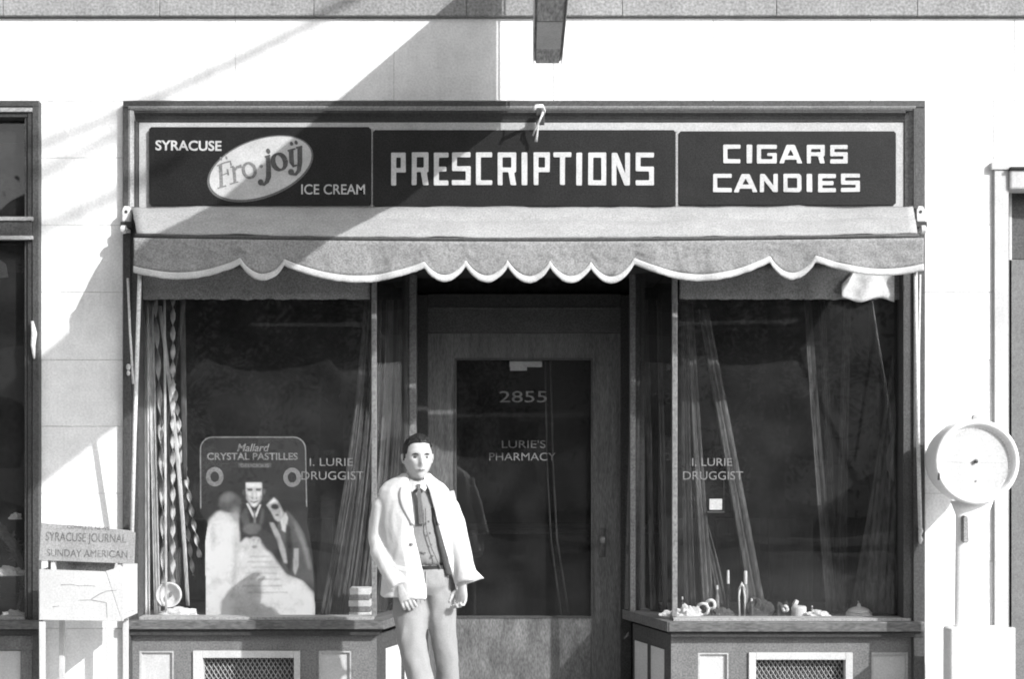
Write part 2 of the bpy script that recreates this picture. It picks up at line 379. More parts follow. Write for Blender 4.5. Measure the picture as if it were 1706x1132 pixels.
# lintel above glass hidden by awning, then the reflected band
part('window_lintel', M_trim)((231.5, 1504.5, 352.5, 440, .02, .12))
dg, yp, yd = .07, .50, .66        # front glass depth, inner post depth, door depth
for a, b in ((232, 617), (1132, 1504)):  # pale cloth strip stands in for a band partly reflected in the glass
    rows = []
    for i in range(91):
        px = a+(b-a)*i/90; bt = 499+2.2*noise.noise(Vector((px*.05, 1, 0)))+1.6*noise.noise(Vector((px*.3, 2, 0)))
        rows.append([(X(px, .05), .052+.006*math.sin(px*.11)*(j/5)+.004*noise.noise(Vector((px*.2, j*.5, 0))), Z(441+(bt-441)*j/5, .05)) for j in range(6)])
    hb = obj('window_reflection_band', MB().grid(rows), M_reflband, SF, smooth=True); so = hb.modifiers.new('thick', 'SOLIDIFY'); so.thickness = .002; so.offset = 0
# soffit of the entry
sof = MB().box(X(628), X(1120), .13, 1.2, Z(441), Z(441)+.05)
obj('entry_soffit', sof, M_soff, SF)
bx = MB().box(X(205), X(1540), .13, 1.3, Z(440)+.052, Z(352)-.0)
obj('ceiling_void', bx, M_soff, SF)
# corner bars at the front glass corners
part('corner_bar', M_bar)((619, 627, 441, 1028, .02, .05))
part('corner_bar', M_bar)((1120, 1128.5, 441, 1028, .02, .05))
# inner posts
part('entry_post', M_post)((682, 693, 380, 1036, yp-.03, yp+.06))
part('entry_post', M_post)((1050, 1059, 380, 1024, yp-.05, yp+.04)); part('entry_post', M_trim)((1059.3, 1066, 420, 1024, yp-.03, yp+.04))
# glass
def quadpane(name, a, b, z0, z1, t=.005, m=G_pane, parent=SF):
    a = Vector(a); b = Vector(b); n = Vector((-(b-a).y, (b-a).x)).normalized()*t
    A = [(a.x, a.y, z0), (b.x, b.y, z0), (b.x+n.x, b.y+n.y, z0), (a.x+n.x, a.y+n.y, z0)]
    return obj(name, MB().hexa(A, [(p[0], p[1], z1) for p in A]), m, parent)
zg0 = Z(1032, dg)
pl = quadpane('window_pane', (X(229), dg), (X(621), dg), zg0, Z(441))
pr = quadpane('window_pane', (X(1126), dg), (X(1507), dg), zg0, Z(441))
ql = quadpane('side_pane', (X(625), .06), (X(684, yp), yp-.02), zg0, Z(441))
qr = quadpane('side_pane', (X(1060, yp), yp-.02), (X(1123), .06), zg0, Z(441))
# door assembly
DR = obj('door', MB().pbox(713, 760, 560, 1222, yd, yd+.05).pbox(985, 1034, 560, 1222, yd, yd+.05).pbox(760, 985, 556, 600, yd+.001, yd+.049).pbox(760, 985, 1028, 1060, yd+.001, yd+.049).pbox(760, 985, 1196, 1222, yd+.001, yd+.049).pbox(713, 1034, 556, 560, yd, yd+.05), M_door, SF)
DR['_off'] = (0, 0, 0)
obj('kick_panel', MB().pbox(760.5, 984.5, 1030, 1196, yd+.0, yd+.03), M_kick, DR, .003)
dp = obj('door_pane', MB().pbox(760.3, 984.7, 600, 1028, yd+.024, yd+.029), G_door, DR)
obj('door_bead', MB().pbox(757, 760, 597, 1031, yd-.006, yd-.0005).pbox(985, 988, 597, 1031, yd-.006, yd-.0005).pbox(760.1, 984.9, 597, 600, yd-.006, yd-.0005).pbox(760.1, 984.9, 1028, 1031, yd-.006, yd-.0005), M_trim, DR)
text('house_number', '2855', 832, 911, 652, 671, yd+.020, M_giltd, DR, .0)
text('door_lettering', "LURIE'S", 836, 909, 734, 747, yd+.020, M_giltd, DR, 0)
text('door_lettering', 'PHARMACY', 815, 926, 755, 768, yd+.020, M_giltd, DR, 0)
hx, hz = X(1003, yd), Z(905, yd)
obj('door_handle', MB().box(hx-.02, hx+.02, yd-.006, yd-.001, hz-.09, hz+.09).tube([(hx, yd-.01, hz+.02), (hx, yd-.045, hz+.02)], .010, 10).sphere((hx, yd-.055, hz+.02), .026, 14, 8), M_door, DR, smooth=True)
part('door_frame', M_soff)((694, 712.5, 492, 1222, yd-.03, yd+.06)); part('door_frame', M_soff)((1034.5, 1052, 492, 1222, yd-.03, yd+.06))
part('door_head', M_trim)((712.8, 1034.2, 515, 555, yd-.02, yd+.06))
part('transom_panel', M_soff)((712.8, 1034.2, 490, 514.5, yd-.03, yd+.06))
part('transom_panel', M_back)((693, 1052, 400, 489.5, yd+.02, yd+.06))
part('door_bead', M_trim)((713, 1034, 512, 515, yd-.034, yd-.021))
# entry floor and threshold
obj('entry_floor', MB().box(X(640), X(1110), .02, yd-.04, .001, .10), M_conc, SF)
obj('threshold', MB().box(X(710, yd), X(1036, yd), yd-.035, yd+.10, .1, .125), M_iron, SF)
# lettering on show windows
for pane, a, b, c, d_ in ((pl, 516, 588, 502, 606), (pr, 1153, 1220, 1138, 1238)):
    pane['_off'] = (0, 0, 0)
    text('window_lettering', 'I. LURIE', a, b, 764, 777, dg-.002, M_gilt, pane, 0)
    text('window_lettering', 'DRUGGIST', c, d_, 786, 800, dg-.002, M_gilt, pane, 0)
# sills
def sill(name, px0, px1, dpx):
    part('sill_bead', M_line)((px0+dpx, px1, 1029.5, 1034.5, -.012, .075))
part('sill_bead', M_line)((231.5, 622, 1029, 1034.5, -.034, .068)); part('sill_bead', M_line)((1122, 1518, 1031, 1036, -.034, .068))
part('sill_board', M_sill, bevel=.006)((205, 640, 1035, 1050, -.075, .11)); part('sill_board', M_sill, bevel=.006)((1114, 1541, 1037, 1054, -.075, .11))
part('sill_shade_strip', M_cove, bevel=.003)((208, 632, 1050.5, 1060, -.0495, .10)); part('sill_shade_strip', M_cove, bevel=.003)((1117, 1539, 1054.5, 1063, -.0495, .10))  # dark strip under each sill: the sill's shadow put into the colour
def splay(name, m, xa, ya, xb, yb, z0, z1, t, bevel=.002, parent=SF):
    a = Vector((xa, ya)); b = Vector((xb, yb)); n = Vector((-(b-a).y, (b-a).x)).normalized()*t
    A = [(a.x, a.y, z0), (b.x, b.y, z0), (b.x+n.x, b.y+n.y, z0), (a.x+n.x, a.y+n.y, z0)]
    return obj(name, MB().hexa(A, [(p[0], p[1], z1) for p in A]), m, parent, bevel)
zs0, zs1 = Z(1050, -.075), Z(1035, -.075)
zr0, zr1 = Z(1054, -.075), Z(1037, -.075)
splay('return_sill', M_sill, X(640, -.075), -.07, X(690, yp)+.06, yp+.02, zs0, zs1-.001, .16)
splay('return_sill', M_sill, X(1052, yp)-.055, yp+.02, X(1112, -.075), -.07, zr0, zr1-.001, .16)
zb = Z(1058, 0)
splay('return_bulkhead', M_trim, X(627), .012, X(690, yp), yp, .0, zb, .04)
splay('return_bulkhead', M_trim, X(1054, yp), yp, X(1117), .012, .0, zb, .04)
def lerp2(a, b, t): return (a[0]+(b[0]-a[0])*t, a[1]+(b[1]-a[1])*t)
La, Lb = (X(627), .012), (X(690, yp), yp); Ra, Rb = (X(1054, yp), yp), (X(1117), .012)
def on(a, b, t, o):
    v = Vector((b[0]-a[0], b[1]-a[1])); n = Vector((v.y, -v.x)).normalized()*o
    p = lerp2(a, b, t); return (p[0]+n.x, p[1]+n.y)
for a, b, t0, t1 in ((La, Lb, .22, .62), (La, Lb, .72, .92), (Ra, Rb, .08, .42), (Ra, Rb, .52, .86)):
    p, q = on(a, b, t0, .006), on(a, b, t1, .006)
    splay('return_panel', M_panel, p[0], p[1], q[0], q[1], .22, zb-.10, .005)
# bulkheads
def bulkhead(x0, x1, topy, panels, grille, gin):
    segs = sorted(panels+[grille]); ztop = Z(topy); zp = Z(topy+25); mb = MB()
    mb.box(X(x0), X(x1), .0, .09, zp, ztop); mb.box(X(x0), X(x1), .0, .09, 0, .20)
    xs = [x0]+[v for s_ in segs for v in s_]+[x1]
    for a, b in zip(xs[::2], xs[1::2]): mb.box(X(a), X(b), .001, .089, .20, zp)
    obj('bulkhead_frame', mb, M_bulk, SF)
    obj('bulkhead_backing', MB().box(X(x0)+.002, X(x1)-.002, .092, .10, .002, ztop-.002), M_soff, SF)
    for a, b in panels:
        obj('bulkhead_panel', MB().box(X(a), X(b), .022, .06, .20, zp), M_panel, SF, .002)
        obj('panel_moulding', MB().box(X(a), X(a)+.012, .004, .022, .20, zp-.012).box(X(b)-.012, X(b), .004, .022, .20, zp-.012).box(X(a), X(b), .004, .022, zp-.0119, zp), M_fascia, SF)
    a, b = grille; zi0, zi1 = .26, zp-.042
    obj('vent_frame', MB().box(X(a), X(gin[0]), -.012, .05, .20, zp).box(X(gin[1]), X(b), -.012, .05, .20, zp).box(X(gin[0]), X(gin[1]), -.0119, .05, zi1, zp).box(X(gin[0]), X(gin[1]), -.0119, .05, .20, zi0), M_panel, SF, .003)
    obj('vent_backing', MB().box(X(gin[0])-.004, X(gin[1])+.004, .070, .088, .21, zp-.002), M_ventb, SF)
    xa, xb = X(gin[0]), X(gin[1]); mb = MB(); st = .027; r = .0034
    # diamond lattice
    h = zi1-zi0; n = int((xb-xa+h)/st)+2
    for sgn in (1, -1):
        for i in range(n):
            c = i*st
            if sgn > 0: x0_, z0_ = xa-h*.62+c, 0.0; x1_, z1_ = x0_+h*.62*1.0, h
            else: x0_, z0_ = xa+c, 0.0; x1_, z1_ = x0_-h*.62, h
            # clip to the opening
            def at(t): return (x0_+(x1_-x0_)*t, z0_+(z1_-z0_)*t)
            ts = [0, 1]
            if x1_ != x0_:
                ta, tb = (xa-x0_)/(x1_-x0_), (xb-x0_)/(x1_-x0_)
                lo, hi = min(ta, tb), max(ta, tb); ts = [max(0, lo), min(1, hi)]
            if ts[1]-ts[0] < .02: continue
            p, q = at(ts[0]), at(ts[1]); yy = .045+.0022*sgn
            mb.tube([(p[0], yy, zi0+p[1]), (q[0], yy, zi0+q[1])], r, 4)
    gg = obj('vent_mesh', mb, M_bar2, SF); gg['kind'] = 'stuff'
M_ventb = mat('vent_backing_cloth', .085, .9, .2, .2, .1)
M_bar2 = mat('mesh_wire', .27, .5, .2, .1, .05)
bulkhead(205.5, 627, 1060, [(232, 290), (531, 586)], (322, 500), (338, 490))
bulkhead(1118, 1540, 1063, [(1163, 1215), (1452, 1513)], (1247, 1420), (1259, 1408))
# show-window interiors
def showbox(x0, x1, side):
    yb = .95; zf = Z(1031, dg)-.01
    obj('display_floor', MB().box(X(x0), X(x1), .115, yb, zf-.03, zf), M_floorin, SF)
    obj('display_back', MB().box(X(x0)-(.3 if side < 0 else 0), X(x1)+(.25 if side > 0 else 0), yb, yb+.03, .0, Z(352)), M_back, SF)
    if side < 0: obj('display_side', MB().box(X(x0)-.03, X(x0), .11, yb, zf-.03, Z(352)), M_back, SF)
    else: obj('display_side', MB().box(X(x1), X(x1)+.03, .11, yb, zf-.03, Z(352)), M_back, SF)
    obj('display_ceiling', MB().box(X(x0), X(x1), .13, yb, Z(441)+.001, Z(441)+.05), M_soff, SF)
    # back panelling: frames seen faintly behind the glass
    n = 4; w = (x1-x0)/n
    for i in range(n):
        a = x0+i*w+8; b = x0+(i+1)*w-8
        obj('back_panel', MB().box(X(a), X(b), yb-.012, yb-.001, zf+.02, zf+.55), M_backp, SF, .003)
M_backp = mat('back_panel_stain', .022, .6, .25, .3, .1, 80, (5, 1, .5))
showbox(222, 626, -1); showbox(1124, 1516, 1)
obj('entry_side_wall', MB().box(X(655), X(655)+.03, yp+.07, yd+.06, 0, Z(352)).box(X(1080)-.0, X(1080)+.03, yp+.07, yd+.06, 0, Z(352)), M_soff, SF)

# ------------------------------------------------------------------ fascia signs
def signboard(label, x0, x1, y0, y1):
    t = thing('sign_board', label, 'sign', (X((x0+x1)/2), -.003, Z(y1)), None)
    k = 4; P4 = chamfer([(X(x0), Z(y1)), (X(x1), Z(y1)), (X(x1), Z(y0)), (X(x0), Z(y0))], .012)
    obj('panel', MB().prism(P4, -.024, -.003), M_sign, t, .0015)
    return t
s1 = signboard('black enamel ice cream sign with a white oval, first in the row above the awning', 250, 618.5, 213, 343.5)
s2_ = signboard('long black sign with tall white block letters reading PRESCRIPTIONS', 622, 1125, 218, 345)
s3 = signboard('black sign reading CIGARS over CANDIES in wide white letters', 1130, 1491, 220, 343)
part('sign_strip', M_line)((618.8, 621.6, 214, 345, -.020, -.0025)); part('sign_strip', M_line)((1125.3, 1129.6, 218, 346, -.020, -.0025))
ys = -.0265
block_word('PRESCRIPTIONS', [(652,676),(686,714),(723,747),(753,784),(793,820),(829,860),(869,878.5),(889,916),(922,952),(960,969.5),(980,1010),(1019,1049.5),(1059,1089.5)], 254, 308.5, 8.1, ys, M_letter, s2_)
block_word('CIGARS', [(1205,1233.5),(1244,1253),(1261,1294),(1298,1336.5),(1344,1374),(1383,1412)], 241, 272, 6.9, ys, M_letter, s3)
block_word('CANDIES', [(1188,1219),(1222.5,1262),(1266,1295.5),(1305,1335),(1344,1353),(1363,1392.5),(1401,1432.5)], 289.5, 320, 6.9, ys, M_letter, s3)
text('lettering', 'SYRACUSE', 259, 369, 234, 251, ys+.0005, M_letter, s1, .022, rot=-.01)
text('lettering', 'ICE CREAM', 502, 608, 307, 324, ys+.0005, M_letter, s1, .008)
def ell(cx, cy, a, b, rot, y, n=64, ox=0, oy=0):
    out = []
    for i in range(n):
        t = 2*PI*i/n; u, v = a*math.cos(t), b*math.sin(t)
        out.append((X(cx+u*math.cos(rot)-v*math.sin(rot), y), Z(cy-(u*math.sin(rot)+v*math.cos(rot)), y)))
    return out
rot = math.radians(19.5)
obj('oval_rim', MB().prism(ell(433.5, 281, 92, 49.5, rot, ys), ys, ys+.0025), M_rim, s1)
obj('oval', MB().prism(ell(434, 280, 88.5, 46.5, rot, ys), ys-.002, ys-.0005), M_letter, s1)
def K(u, v): return (340+u/8.705, 215+v/8.705)     # zoomed crop coordinates -> photo
cnt = [0]
def stroke(pts, wd, m, parent, name='logo_letter', y=None, round_=True, conv=K):
    cnt[0] += 1; y = ys-.0022-.0001*cnt[0] if y is None else y
    q = [Vector(conv(*p)) for p in pts]; k = len(q)
    wd = [wd]*k if not isinstance(wd, list) else wd
    L, R_ = [], []
    for i, p in enumerate(q):
        t = (q[min(i+1, k-1)]-q[max(i-1, 0)]).normalized(); n = Vector((-t.y, t.x))*wd[i]/2
        L.append(p+n); R_.append(p-n)
    return [(X(p.x, y), Z(p.y, y)) for p in L+R_[::-1]], y
def logo(name, strokes, m, discs=(), w8=1/8.705):
    mb = MB()
    for pts, wd in strokes:
        poly, y = stroke(pts, [a*w8 for a in wd] if isinstance(wd, list) else wd*w8, m, s1)
        half = len(poly)//2
        n = len(mb.v)
        mb.v += [(p[0], y, p[1]) for p in poly]
        for i in range(half-1): mb.f.append((n+i, n+i+1, n+2*half-2-i, n+2*half-1-i))
    for (u, v, ru, rv) in discs:
        cnt[0] += 1; y = ys-.0022-.0001*cnt[0]; c = K(u, v); n = len(mb.v)
        e = ell(c[0], c[1], ru*w8, rv*w8, rot, y, 14); mb.v += [(p[0], y, p[1]) for p in e]; mb.f.append(tuple(range(n, n+14)))
    me = bpy.data.meshes.new(name); off = s1['_off']
    me.from_pydata([(v[0]-off[0], v[1]-off[1], v[2]-off[2]) for v in mb.v], [], mb.f); me.materials.append(m)
    o = bpy.data.objects.new(name, me); col.objects.link(o); o.parent = s1
def arc(cx, cy, rx, ry, a0, a1, n=14, tilt=-.3):
    out = []
    for i in range(n+1):
        a = math.radians(a0+(a1-a0)*i/n); u, v = rx*math.cos(a), ry*math.sin(a)
        out.append((cx+u*math.cos(tilt)-v*math.sin(tilt), cy+u*math.sin(tilt)+v*math.cos(tilt)))
    return out
logo('logo_letter', [([(235, 520), (245, 680), (250, 850)], 52), ([(185, 535), (290, 490), (390, 465)], 22), ([(378, 460), (392, 530)], [12, 26]), ([(255, 670), (350, 635)], 18), ([(338, 580), (352, 672)], [30, 30]), ([(195, 862), (320, 822)], 22)], M_logo_mid, [(245, 430, 17, 28), (322, 415, 17, 28)])
logo('logo_letter', [([(425, 550), (440, 670), (448, 780)], 46), ([(378, 552), (430, 540)], 20), ([(372, 800), (495, 765)], 20), ([(440, 610), (475, 555), (545, 535)], [18, 40, 52])], M_logo_mid)
logo('logo_letter', [(arc(655, 600, 84, 108, 0, 360, 28), [34+16*abs(math.cos(2*PI*i/28)) for i in range(29)])], M_logo_mid, [(828, 540, 25, 28)])
logo('logo_letter', [([(880, 405), (960, 380)], 26), ([(925, 400), (935, 560), (935, 690), (912, 762), (868, 805), (815, 795)], [60, 70, 78, 62, 40, 24])], M_logo_dark, [(930, 320, 30, 42), (822, 772, 42, 46)])
logo('logo_letter', [(arc(1090, 475, 88, 118, 0, 360, 28), [30+46*abs(math.cos(2*PI*i/28)) for i in range(29)])], M_logo_dark)
logo('logo_letter', [([(1210, 315), (1325, 285)], 28), ([(1262, 310), (1270, 480), (1300, 540), (1350, 520)], [72, 70, 40, 20]), ([(1330, 275), (1425, 250)], 28), ([(1388, 265), (1390, 480), (1375, 600), (1330, 655), (1270, 655)], [72, 72, 62, 44, 30])], M_logo_dark, [(1262, 622, 45, 46), (1268, 212, 24, 30), (1335, 195, 24, 32)])

# ------------------------------------------------------------------ awning
yv = -.45
AW = thing('awning', 'rolled up canvas awning with scalloped light edged valance over the shopfront', 'awning', (X(S0), -.02, Z(400)))
def sag(px): return 6.0*math.sin(PI*max(0, min(1, (px-225)/1300.0)))
# canvas from wall to front bar
N = 96; rows = []
wx0, wx1 = X(226, yv), X(1530, yv)
for j in range(13):
    t = j/12; row = []
    for i in range(N+1):
        px = 226+(1530-226)*i/N; s_ = sag(px)*F/(D)*0
        y = -.06+(yv+.02+.06)*t
        xx = (X(219, -.06)+(X(1521, -.06)-X(219, -.06))*i/N)*(1-t)+(wx0+(wx1-wx0)*i/N)*t
        z0 = Z(348)+.0; z1 = Z(388+sag(px)*1.2, yv)
        z = z0+(z1-z0)*t + .012*math.sin(PI*t)*(1+.5*math.sin(xx*7)) + .012*noise.noise(Vector((xx*3.5, t*2, 1))) + .005*noise.noise(Vector((xx*13+t*5, t*3, 1))) 
        z -= .018*max(0, 1-abs(t-.45)/.12)
        row.append((xx, y, z))
    rows.append(row)
def shell(name, rows, m, parent, thick=.003, smooth=True):
    o = obj(name, MB().grid(rows), m, parent, smooth=smooth)
    so = o.modifiers.new('thick', 'SOLIDIFY'); so.thickness = thick; so.offset = 0; return o
shell('canvas', rows, M_canvas_sun, AW)
pts = [(wx0+(wx1-wx0)*i/24, yv-.005, Z(393+sag(226+(1304)*i/24)*1.1, yv)) for i in range(25)]
obj('front_bar', MB().tube(pts, .011, 8), M_seam, AW, smooth=True)
# valance
def scallop(px):
    S = [(222,402,451,462,438),(402,474,438,465,440),(474,708,440,468,444),(708,776,444,467,440),(776,846,440,468,441),(846,916,441,469,442),(916,984,442,469,443),(984,1056,443,469,437),(1056,1282,437,466,434),(1282,1357,434,463,434),(1357,1541,434,456,447)]
    for a, b, ya, dip, yb_ in S:
        if a <= px <= b:
            t = (px-a)/(b-a); base = ya+(yb_-ya)*t
            mid = (ya+yb_)/2; amp = dip-mid
            sh = math.sin(PI*t)**(.75 if b-a < 100 else .9)
            return base+amp*sh
    return 450
NV = 520; rows = []; rows2 = []
for i in range(NV+1):
    px = 224+(1538-224)*i/NV; xx = X(px, yv)
    top = Z(397+sag(px)*1.0, yv); bot = Z(scallop(px)-6.5, yv)
    wav = .016*noise.noise(Vector((xx*3.1, 0, 4)))+.009*noise.noise(Vector((xx*9, 3, 4)))
    rows.append([(xx, yv-.012+wav*(j/8)*1.6+.011*noise.noise(Vector((xx*9+j*.9, j*.45, 9)))*math.sin(PI*min(1, j/9))+.006*noise.noise(Vector((xx*22-j*1.4, j*.5, 2)))*math.sin(PI*j/9), top+(bot-top)*j/8) for j in range(9)])
    bz = Z(scallop(px)-8, yv); b2 = Z(scallop(px)+3.5+1.0*noise.noise(Vector((px*.09, 0, 0)))+.7*noise.noise(Vector((px*.4, 0, 0))), yv)
    rows2.append([(xx, yv-.0165+wav*1.6+(.0015 if j in (0, 3) else 0)+.004*noise.noise(Vector((xx*11+8*.4, 4, 9))), bz+(b2-bz)*j/3) for j in range(4)])
shell('valance', rows, M_canvas, AW, .002)
shell('valance_binding', rows2, M_bind, AW, .003)
# canvas side gussets
for px, sg in ((226, 1), (1530, -1)):
    xx = X(px, yv)
    rows = []
    for i in range(9):
        t = i/8; y = -.06+(yv+.06)*t; zt = Z(349)+(Z(392, yv)-Z(349))*t; zb_ = zt-(.06+.13*t)
        rows.append([(xx+sg*.004*math.sin(i*2+j), y, zt+(zb_-zt)*j/4) for j in range(5)])
    shell('side_flap', rows, M_canvas, AW, .002)
# lift arms: pivot on the jamb, up to the bar
def arm(px0, py0, px1, py1, ya, yb_, r=.011):
    return obj('lift_arm', MB().tube([P(px0, py0, ya), P((px0+px1)/2-1, (py0+py1)/2, (ya+yb_)/2), P(px1, py1, yb_)], r, 10), M_rodw, AW, smooth=True)
arm(233, 452, 217, 1010, yv+.02, -.075, .0115); arm(1525, 450, 1533, 880, yv+.02, -.075, .0115)
arm(213, 464, 222, 640, -.10, -.16, .007); arm(1533, 458, 1531, 700, -.10, -.2, .006)
for sx, px, fl in ((0, 213, 1), (1, 1531, -1)):
    c = P(px, 358, -.05); mb = MB()
    mb.prism([(c.x-.022, c.z-.045), (c.x+.022, c.z-.045), (c.x+.026, c.z+.02), (c.x+.014, c.z+.045), (c.x-.014, c.z+.045), (c.x-.024, c.z+.02)], -.085, -.052)
    obj('end_bracket', mb, M_rodw, AW, .004)
    obj('bracket_hole', MB().tube([(c.x, -.088, c.z+.012), (c.x, -.0855, c.z+.012)], .009, 12), M_iron, AW)
    obj('bracket_strap', MB().box(c.x-.03, c.x+.034, -.098, -.052, c.z-.082, c.z-.046), M_iron, AW, .004)
    obj('pulley', MB().tube([(c.x-.012, -.13, c.z-.098), (c.x+.012, -.13, c.z-.098)], .024, 16).box(c.x-.018, c.x+.018, -.125, -.06, c.z-.108, c.z-.088), M_rodw, AW, smooth=False)
RP = []
def rope(pts, r, label):
    o = obj('rope', MB().tube(pts, r, 7), M_rope, None, smooth=True); tag(o, label, 'rope', 'ropes hanging on the shopfront'); return o
c = P(1533, 885, -.06)
obj('cleat', MB().tube([c+Vector((0, 0, -.075)), c+Vector((0, -.012, -.05)), c+Vector((0, 0, -.03)), c+Vector((0, -.012, .0)), c+Vector((0, 0, .03))], [.006, .014, .008, .015, .006], 8).box(c.x-.006, c.x+.006, c.y, c.y+.02, c.z-.06, c.z+.02), M_rodw, AW, smooth=True)
c = P(214, 612, -.06)
obj('cleat', MB().sphere(c, (.014, .014, .02), 10, 8).sphere(c+Vector((0, 0, -.035)), (.011, .012, .016), 10, 8), M_rodw, AW, smooth=True)
c = P(218, 880, -.06)
obj('arm_pivot', MB().box(c.x-.018, c.x+.035, -.09, -.047, c.z-.02, c.z+.02).sphere((c.x+.01, -.10, c.z), .015, 10, 6), M_iron, AW)

# ------------------------------------------------------------------ hook with ropes on the head of the shopfront
HK = thing('awning_hook', 'bent white iron hook with short rope tails on the top casing above the long sign', 'hook', P(903, 182, -.05))
obj('hook_arm', MB().tube([P(903, 196, -.045), P(906, 184, -.10), P(903, 177, -.17), P(893, 177, -.20), P(889, 184, -.20)], [.009, .012, .012, .011, .008], 10), M_rodw, HK, smooth=True)
obj('hook_plate', MB().pbox(893, 907, 184, 208, -.062, -.05), M_iron, HK, .003)
obj('rope_tail', MB().tube([P(905, 186, -.13), P(898, 203, -.12), P(892, 214, -.09), P(888, 226, -.07)], .0055, 7), M_rope, HK, smooth=True)
obj('rope_tail', MB().tube([P(904, 190, -.12), P(897, 205, -.1), P(895, 222, -.08), P(893, 236, -.07)], [.0055, .0055, .006, .009], 7), M_rope, HK, smooth=True)

# ------------------------------------------------------------------ projecting sign above
PS = thing('projecting_sign', 'long wooden box sign jutting out from the wall overhead, seen from below', 'sign', (.1275, -.33, 3.84))
x0, x1, ya, yb_, z0, z1 = .052, .203, -.33, -3.15, 3.84, 4.66
obj('box', MB().hexa([(x0, ya, z0), (x0, yb_, z0), (x1, yb_, z0), (x1, ya, z0)], [(x0, ya, z1), (x0, yb_, z1-.24), (x1, yb_, z1-.24), (x1, ya, z1)]), M_soot, PS, .004)
for k, (a, b, c_) in enumerate(((ya-.004, -.62, 0), (-.628, -1.1, .003), (-1.108, -1.9, .001), (-1.908, yb_+.004, .004))):
    obj('soffit_board', MB().box(x0+.010, x1-.010, b, a, z0-.014-c_, z0-.001), M_soot if k != 1 else M_fascia, PS, .003)
for xx in (x0-.006, x1+.002):
    obj('edge_strip', MB().box(xx, xx+.004, yb_, ya-.001, z0-.018, z0+.03), M_panel, PS)
    obj('edge_hanger', MB().box(xx+.0005, xx+.0035, ya+.002, ya+.012, z0-.10, z1-.02), M_fascia, PS)
obj('wall_bracket', MB().box(.10, .155, -.34, -.002, 4.52, 4.60), M_iron, PS)

# unseen cables added out of view for the faint shadow lines on the wall
def cable(a, b, ya, yb_, r, label):
    A = P(a[0], a[1], 0)+Vector((1.1*ya, -ya, .85*ya)); B = P(b[0], b[1], 0)+Vector((1.1*yb_, -yb_, .85*yb_))
    pts = [A+(B-A)*t-Vector((0, 0, .25*4*t*(1-t)*.3)) for t in [i/16 for i in range(17)]]
    o = obj('shadow_cable', MB().tube(pts, r, 8), M_iron, None, smooth=True); tag(o, label, 'cable', 'unseen cables added for their wall shadows')
cable((600, -15), (-200, 320), 4.0, 6.0, .030, 'uppermost unseen cable added to cast a shadow line on the wall')
cable((260, 165), (-150, 345), 5.5, 7.5, .034, 'second unseen cable added to cast a lower shadow line')
cable((300, 250), (-150, 425), 5.5, 7.5, .036, 'lowest unseen cable added to cast a shadow line')

# ------------------------------------------------------------------ neighbouring shopfront on the left
NB = thing('neighbour_shopfront', 'dark painted shop window with transom next door at the left edge', 'shopfront', (0, 0, 0))
pn = lambda name, m, *b, bevel=.002: part(name, m, NB, bevel)(*b)
pn('head_casing', M_trim, (L0, L1, 168, 177, -.045, .1))
pn('jamb_casing', M_trim, (54, L1, 177.2, 1222, -.045, .1))
pn('head_bead', M_line, (L0, 53.5, 179, 186, -.046, .08)); pn('jamb_bead', M_cove, (46, 53.6, 186.4, 1034, -.036, .08))
pn('head_cove', M_cove, (L0, 45.6, 186.5, 195, -.03, .08))
pn('window_stile', M_trim, (41, 45.6, 195.3, 1034, -.02, .1))
pn('transom_bar', M_trim, (L0, 53, 368, 392, -.050, .08), bevel=.004); pn('transom_bead', M_line, (L0, 54, 361, 367.5, -.062, -.02)); pn('transom_bead', M_line, (L0, 54, 392.5, 399, -.062, -.02))
pn('transom_pane', G_pane, (L0, 41, 195, 361, .05, .055), bevel=0); pn('window_pane', G_pane, (L0, 41, 399, 1030, .05, .055), bevel=0)
pn('sill_bead', M_line, (L0, 41, 1029, 1034.5, -.03, .06)); pn('sill_board', M_sill, (L0, 63.5, 1035, 1050, -.075, .11), bevel=.006)
pn('sill_shade_strip', M_cove, (L0, 63.5, 1050.5, 1059, -.0495, .1)); pn('bulkhead_frame', M_bulk, (L0, 62, 1059.5, 1084, -.005, .1), (35, 53.8, 1084, BOT, -.005, .1), (-140, -110, 1084, BOT, -.005, .1), (L0, -270, 1084, BOT, -.005, .1))  # strip under this sill carries painted shadow too
pn('bulkhead_panel', M_panel, (-110, 34.6, 1085, 1200, .02, .06)); pn('bulkhead_panel', M_panel, (-269, -141, 1085, 1200, .02, .06))
pn('jamb_casing', M_trim, (L0, L0+14, 168, 1222, -.046, .1))
zf = Z(1031)-.01
obj('display_floor', MB().box(X(L0), X(60), .115, 1.1, zf-.03, zf), M_floorin, NB)
obj('display_back', MB().box(X(L0), X(90), 1.1, 1.13, 0, Z(170)), M_back, NB)
obj('display_side', MB().box(X(60), X(60)+.03, .11, 1.1, 0, Z(170)), M_back, NB)
obj('back_wall', MB().box(X(L0), X(L0)+.03, .11, 1.1, 0, Z(170)), M_back, NB)
obj('jamb_cleat', MB().tube([P(54, 536, -.055), P(57, 556, -.08), P(55, 575, -.06), P(57, 598, -.06)], [.008, .017, .014, .006], 8), M_rodw, NB, smooth=True)
o = obj('window_card', MB().prism([(X(-40, .3), Z(468, .3)), (X(14, .3), Z(462, .3)), (X(10, .3), Z(440, .3)), (X(-2, .3), Z(432, .3)), (X(-40, .3), Z(430, .3))], .3, .303), M_cardm)
tag(o, 'pale torn card high behind the neighbouring window glass', 'card')
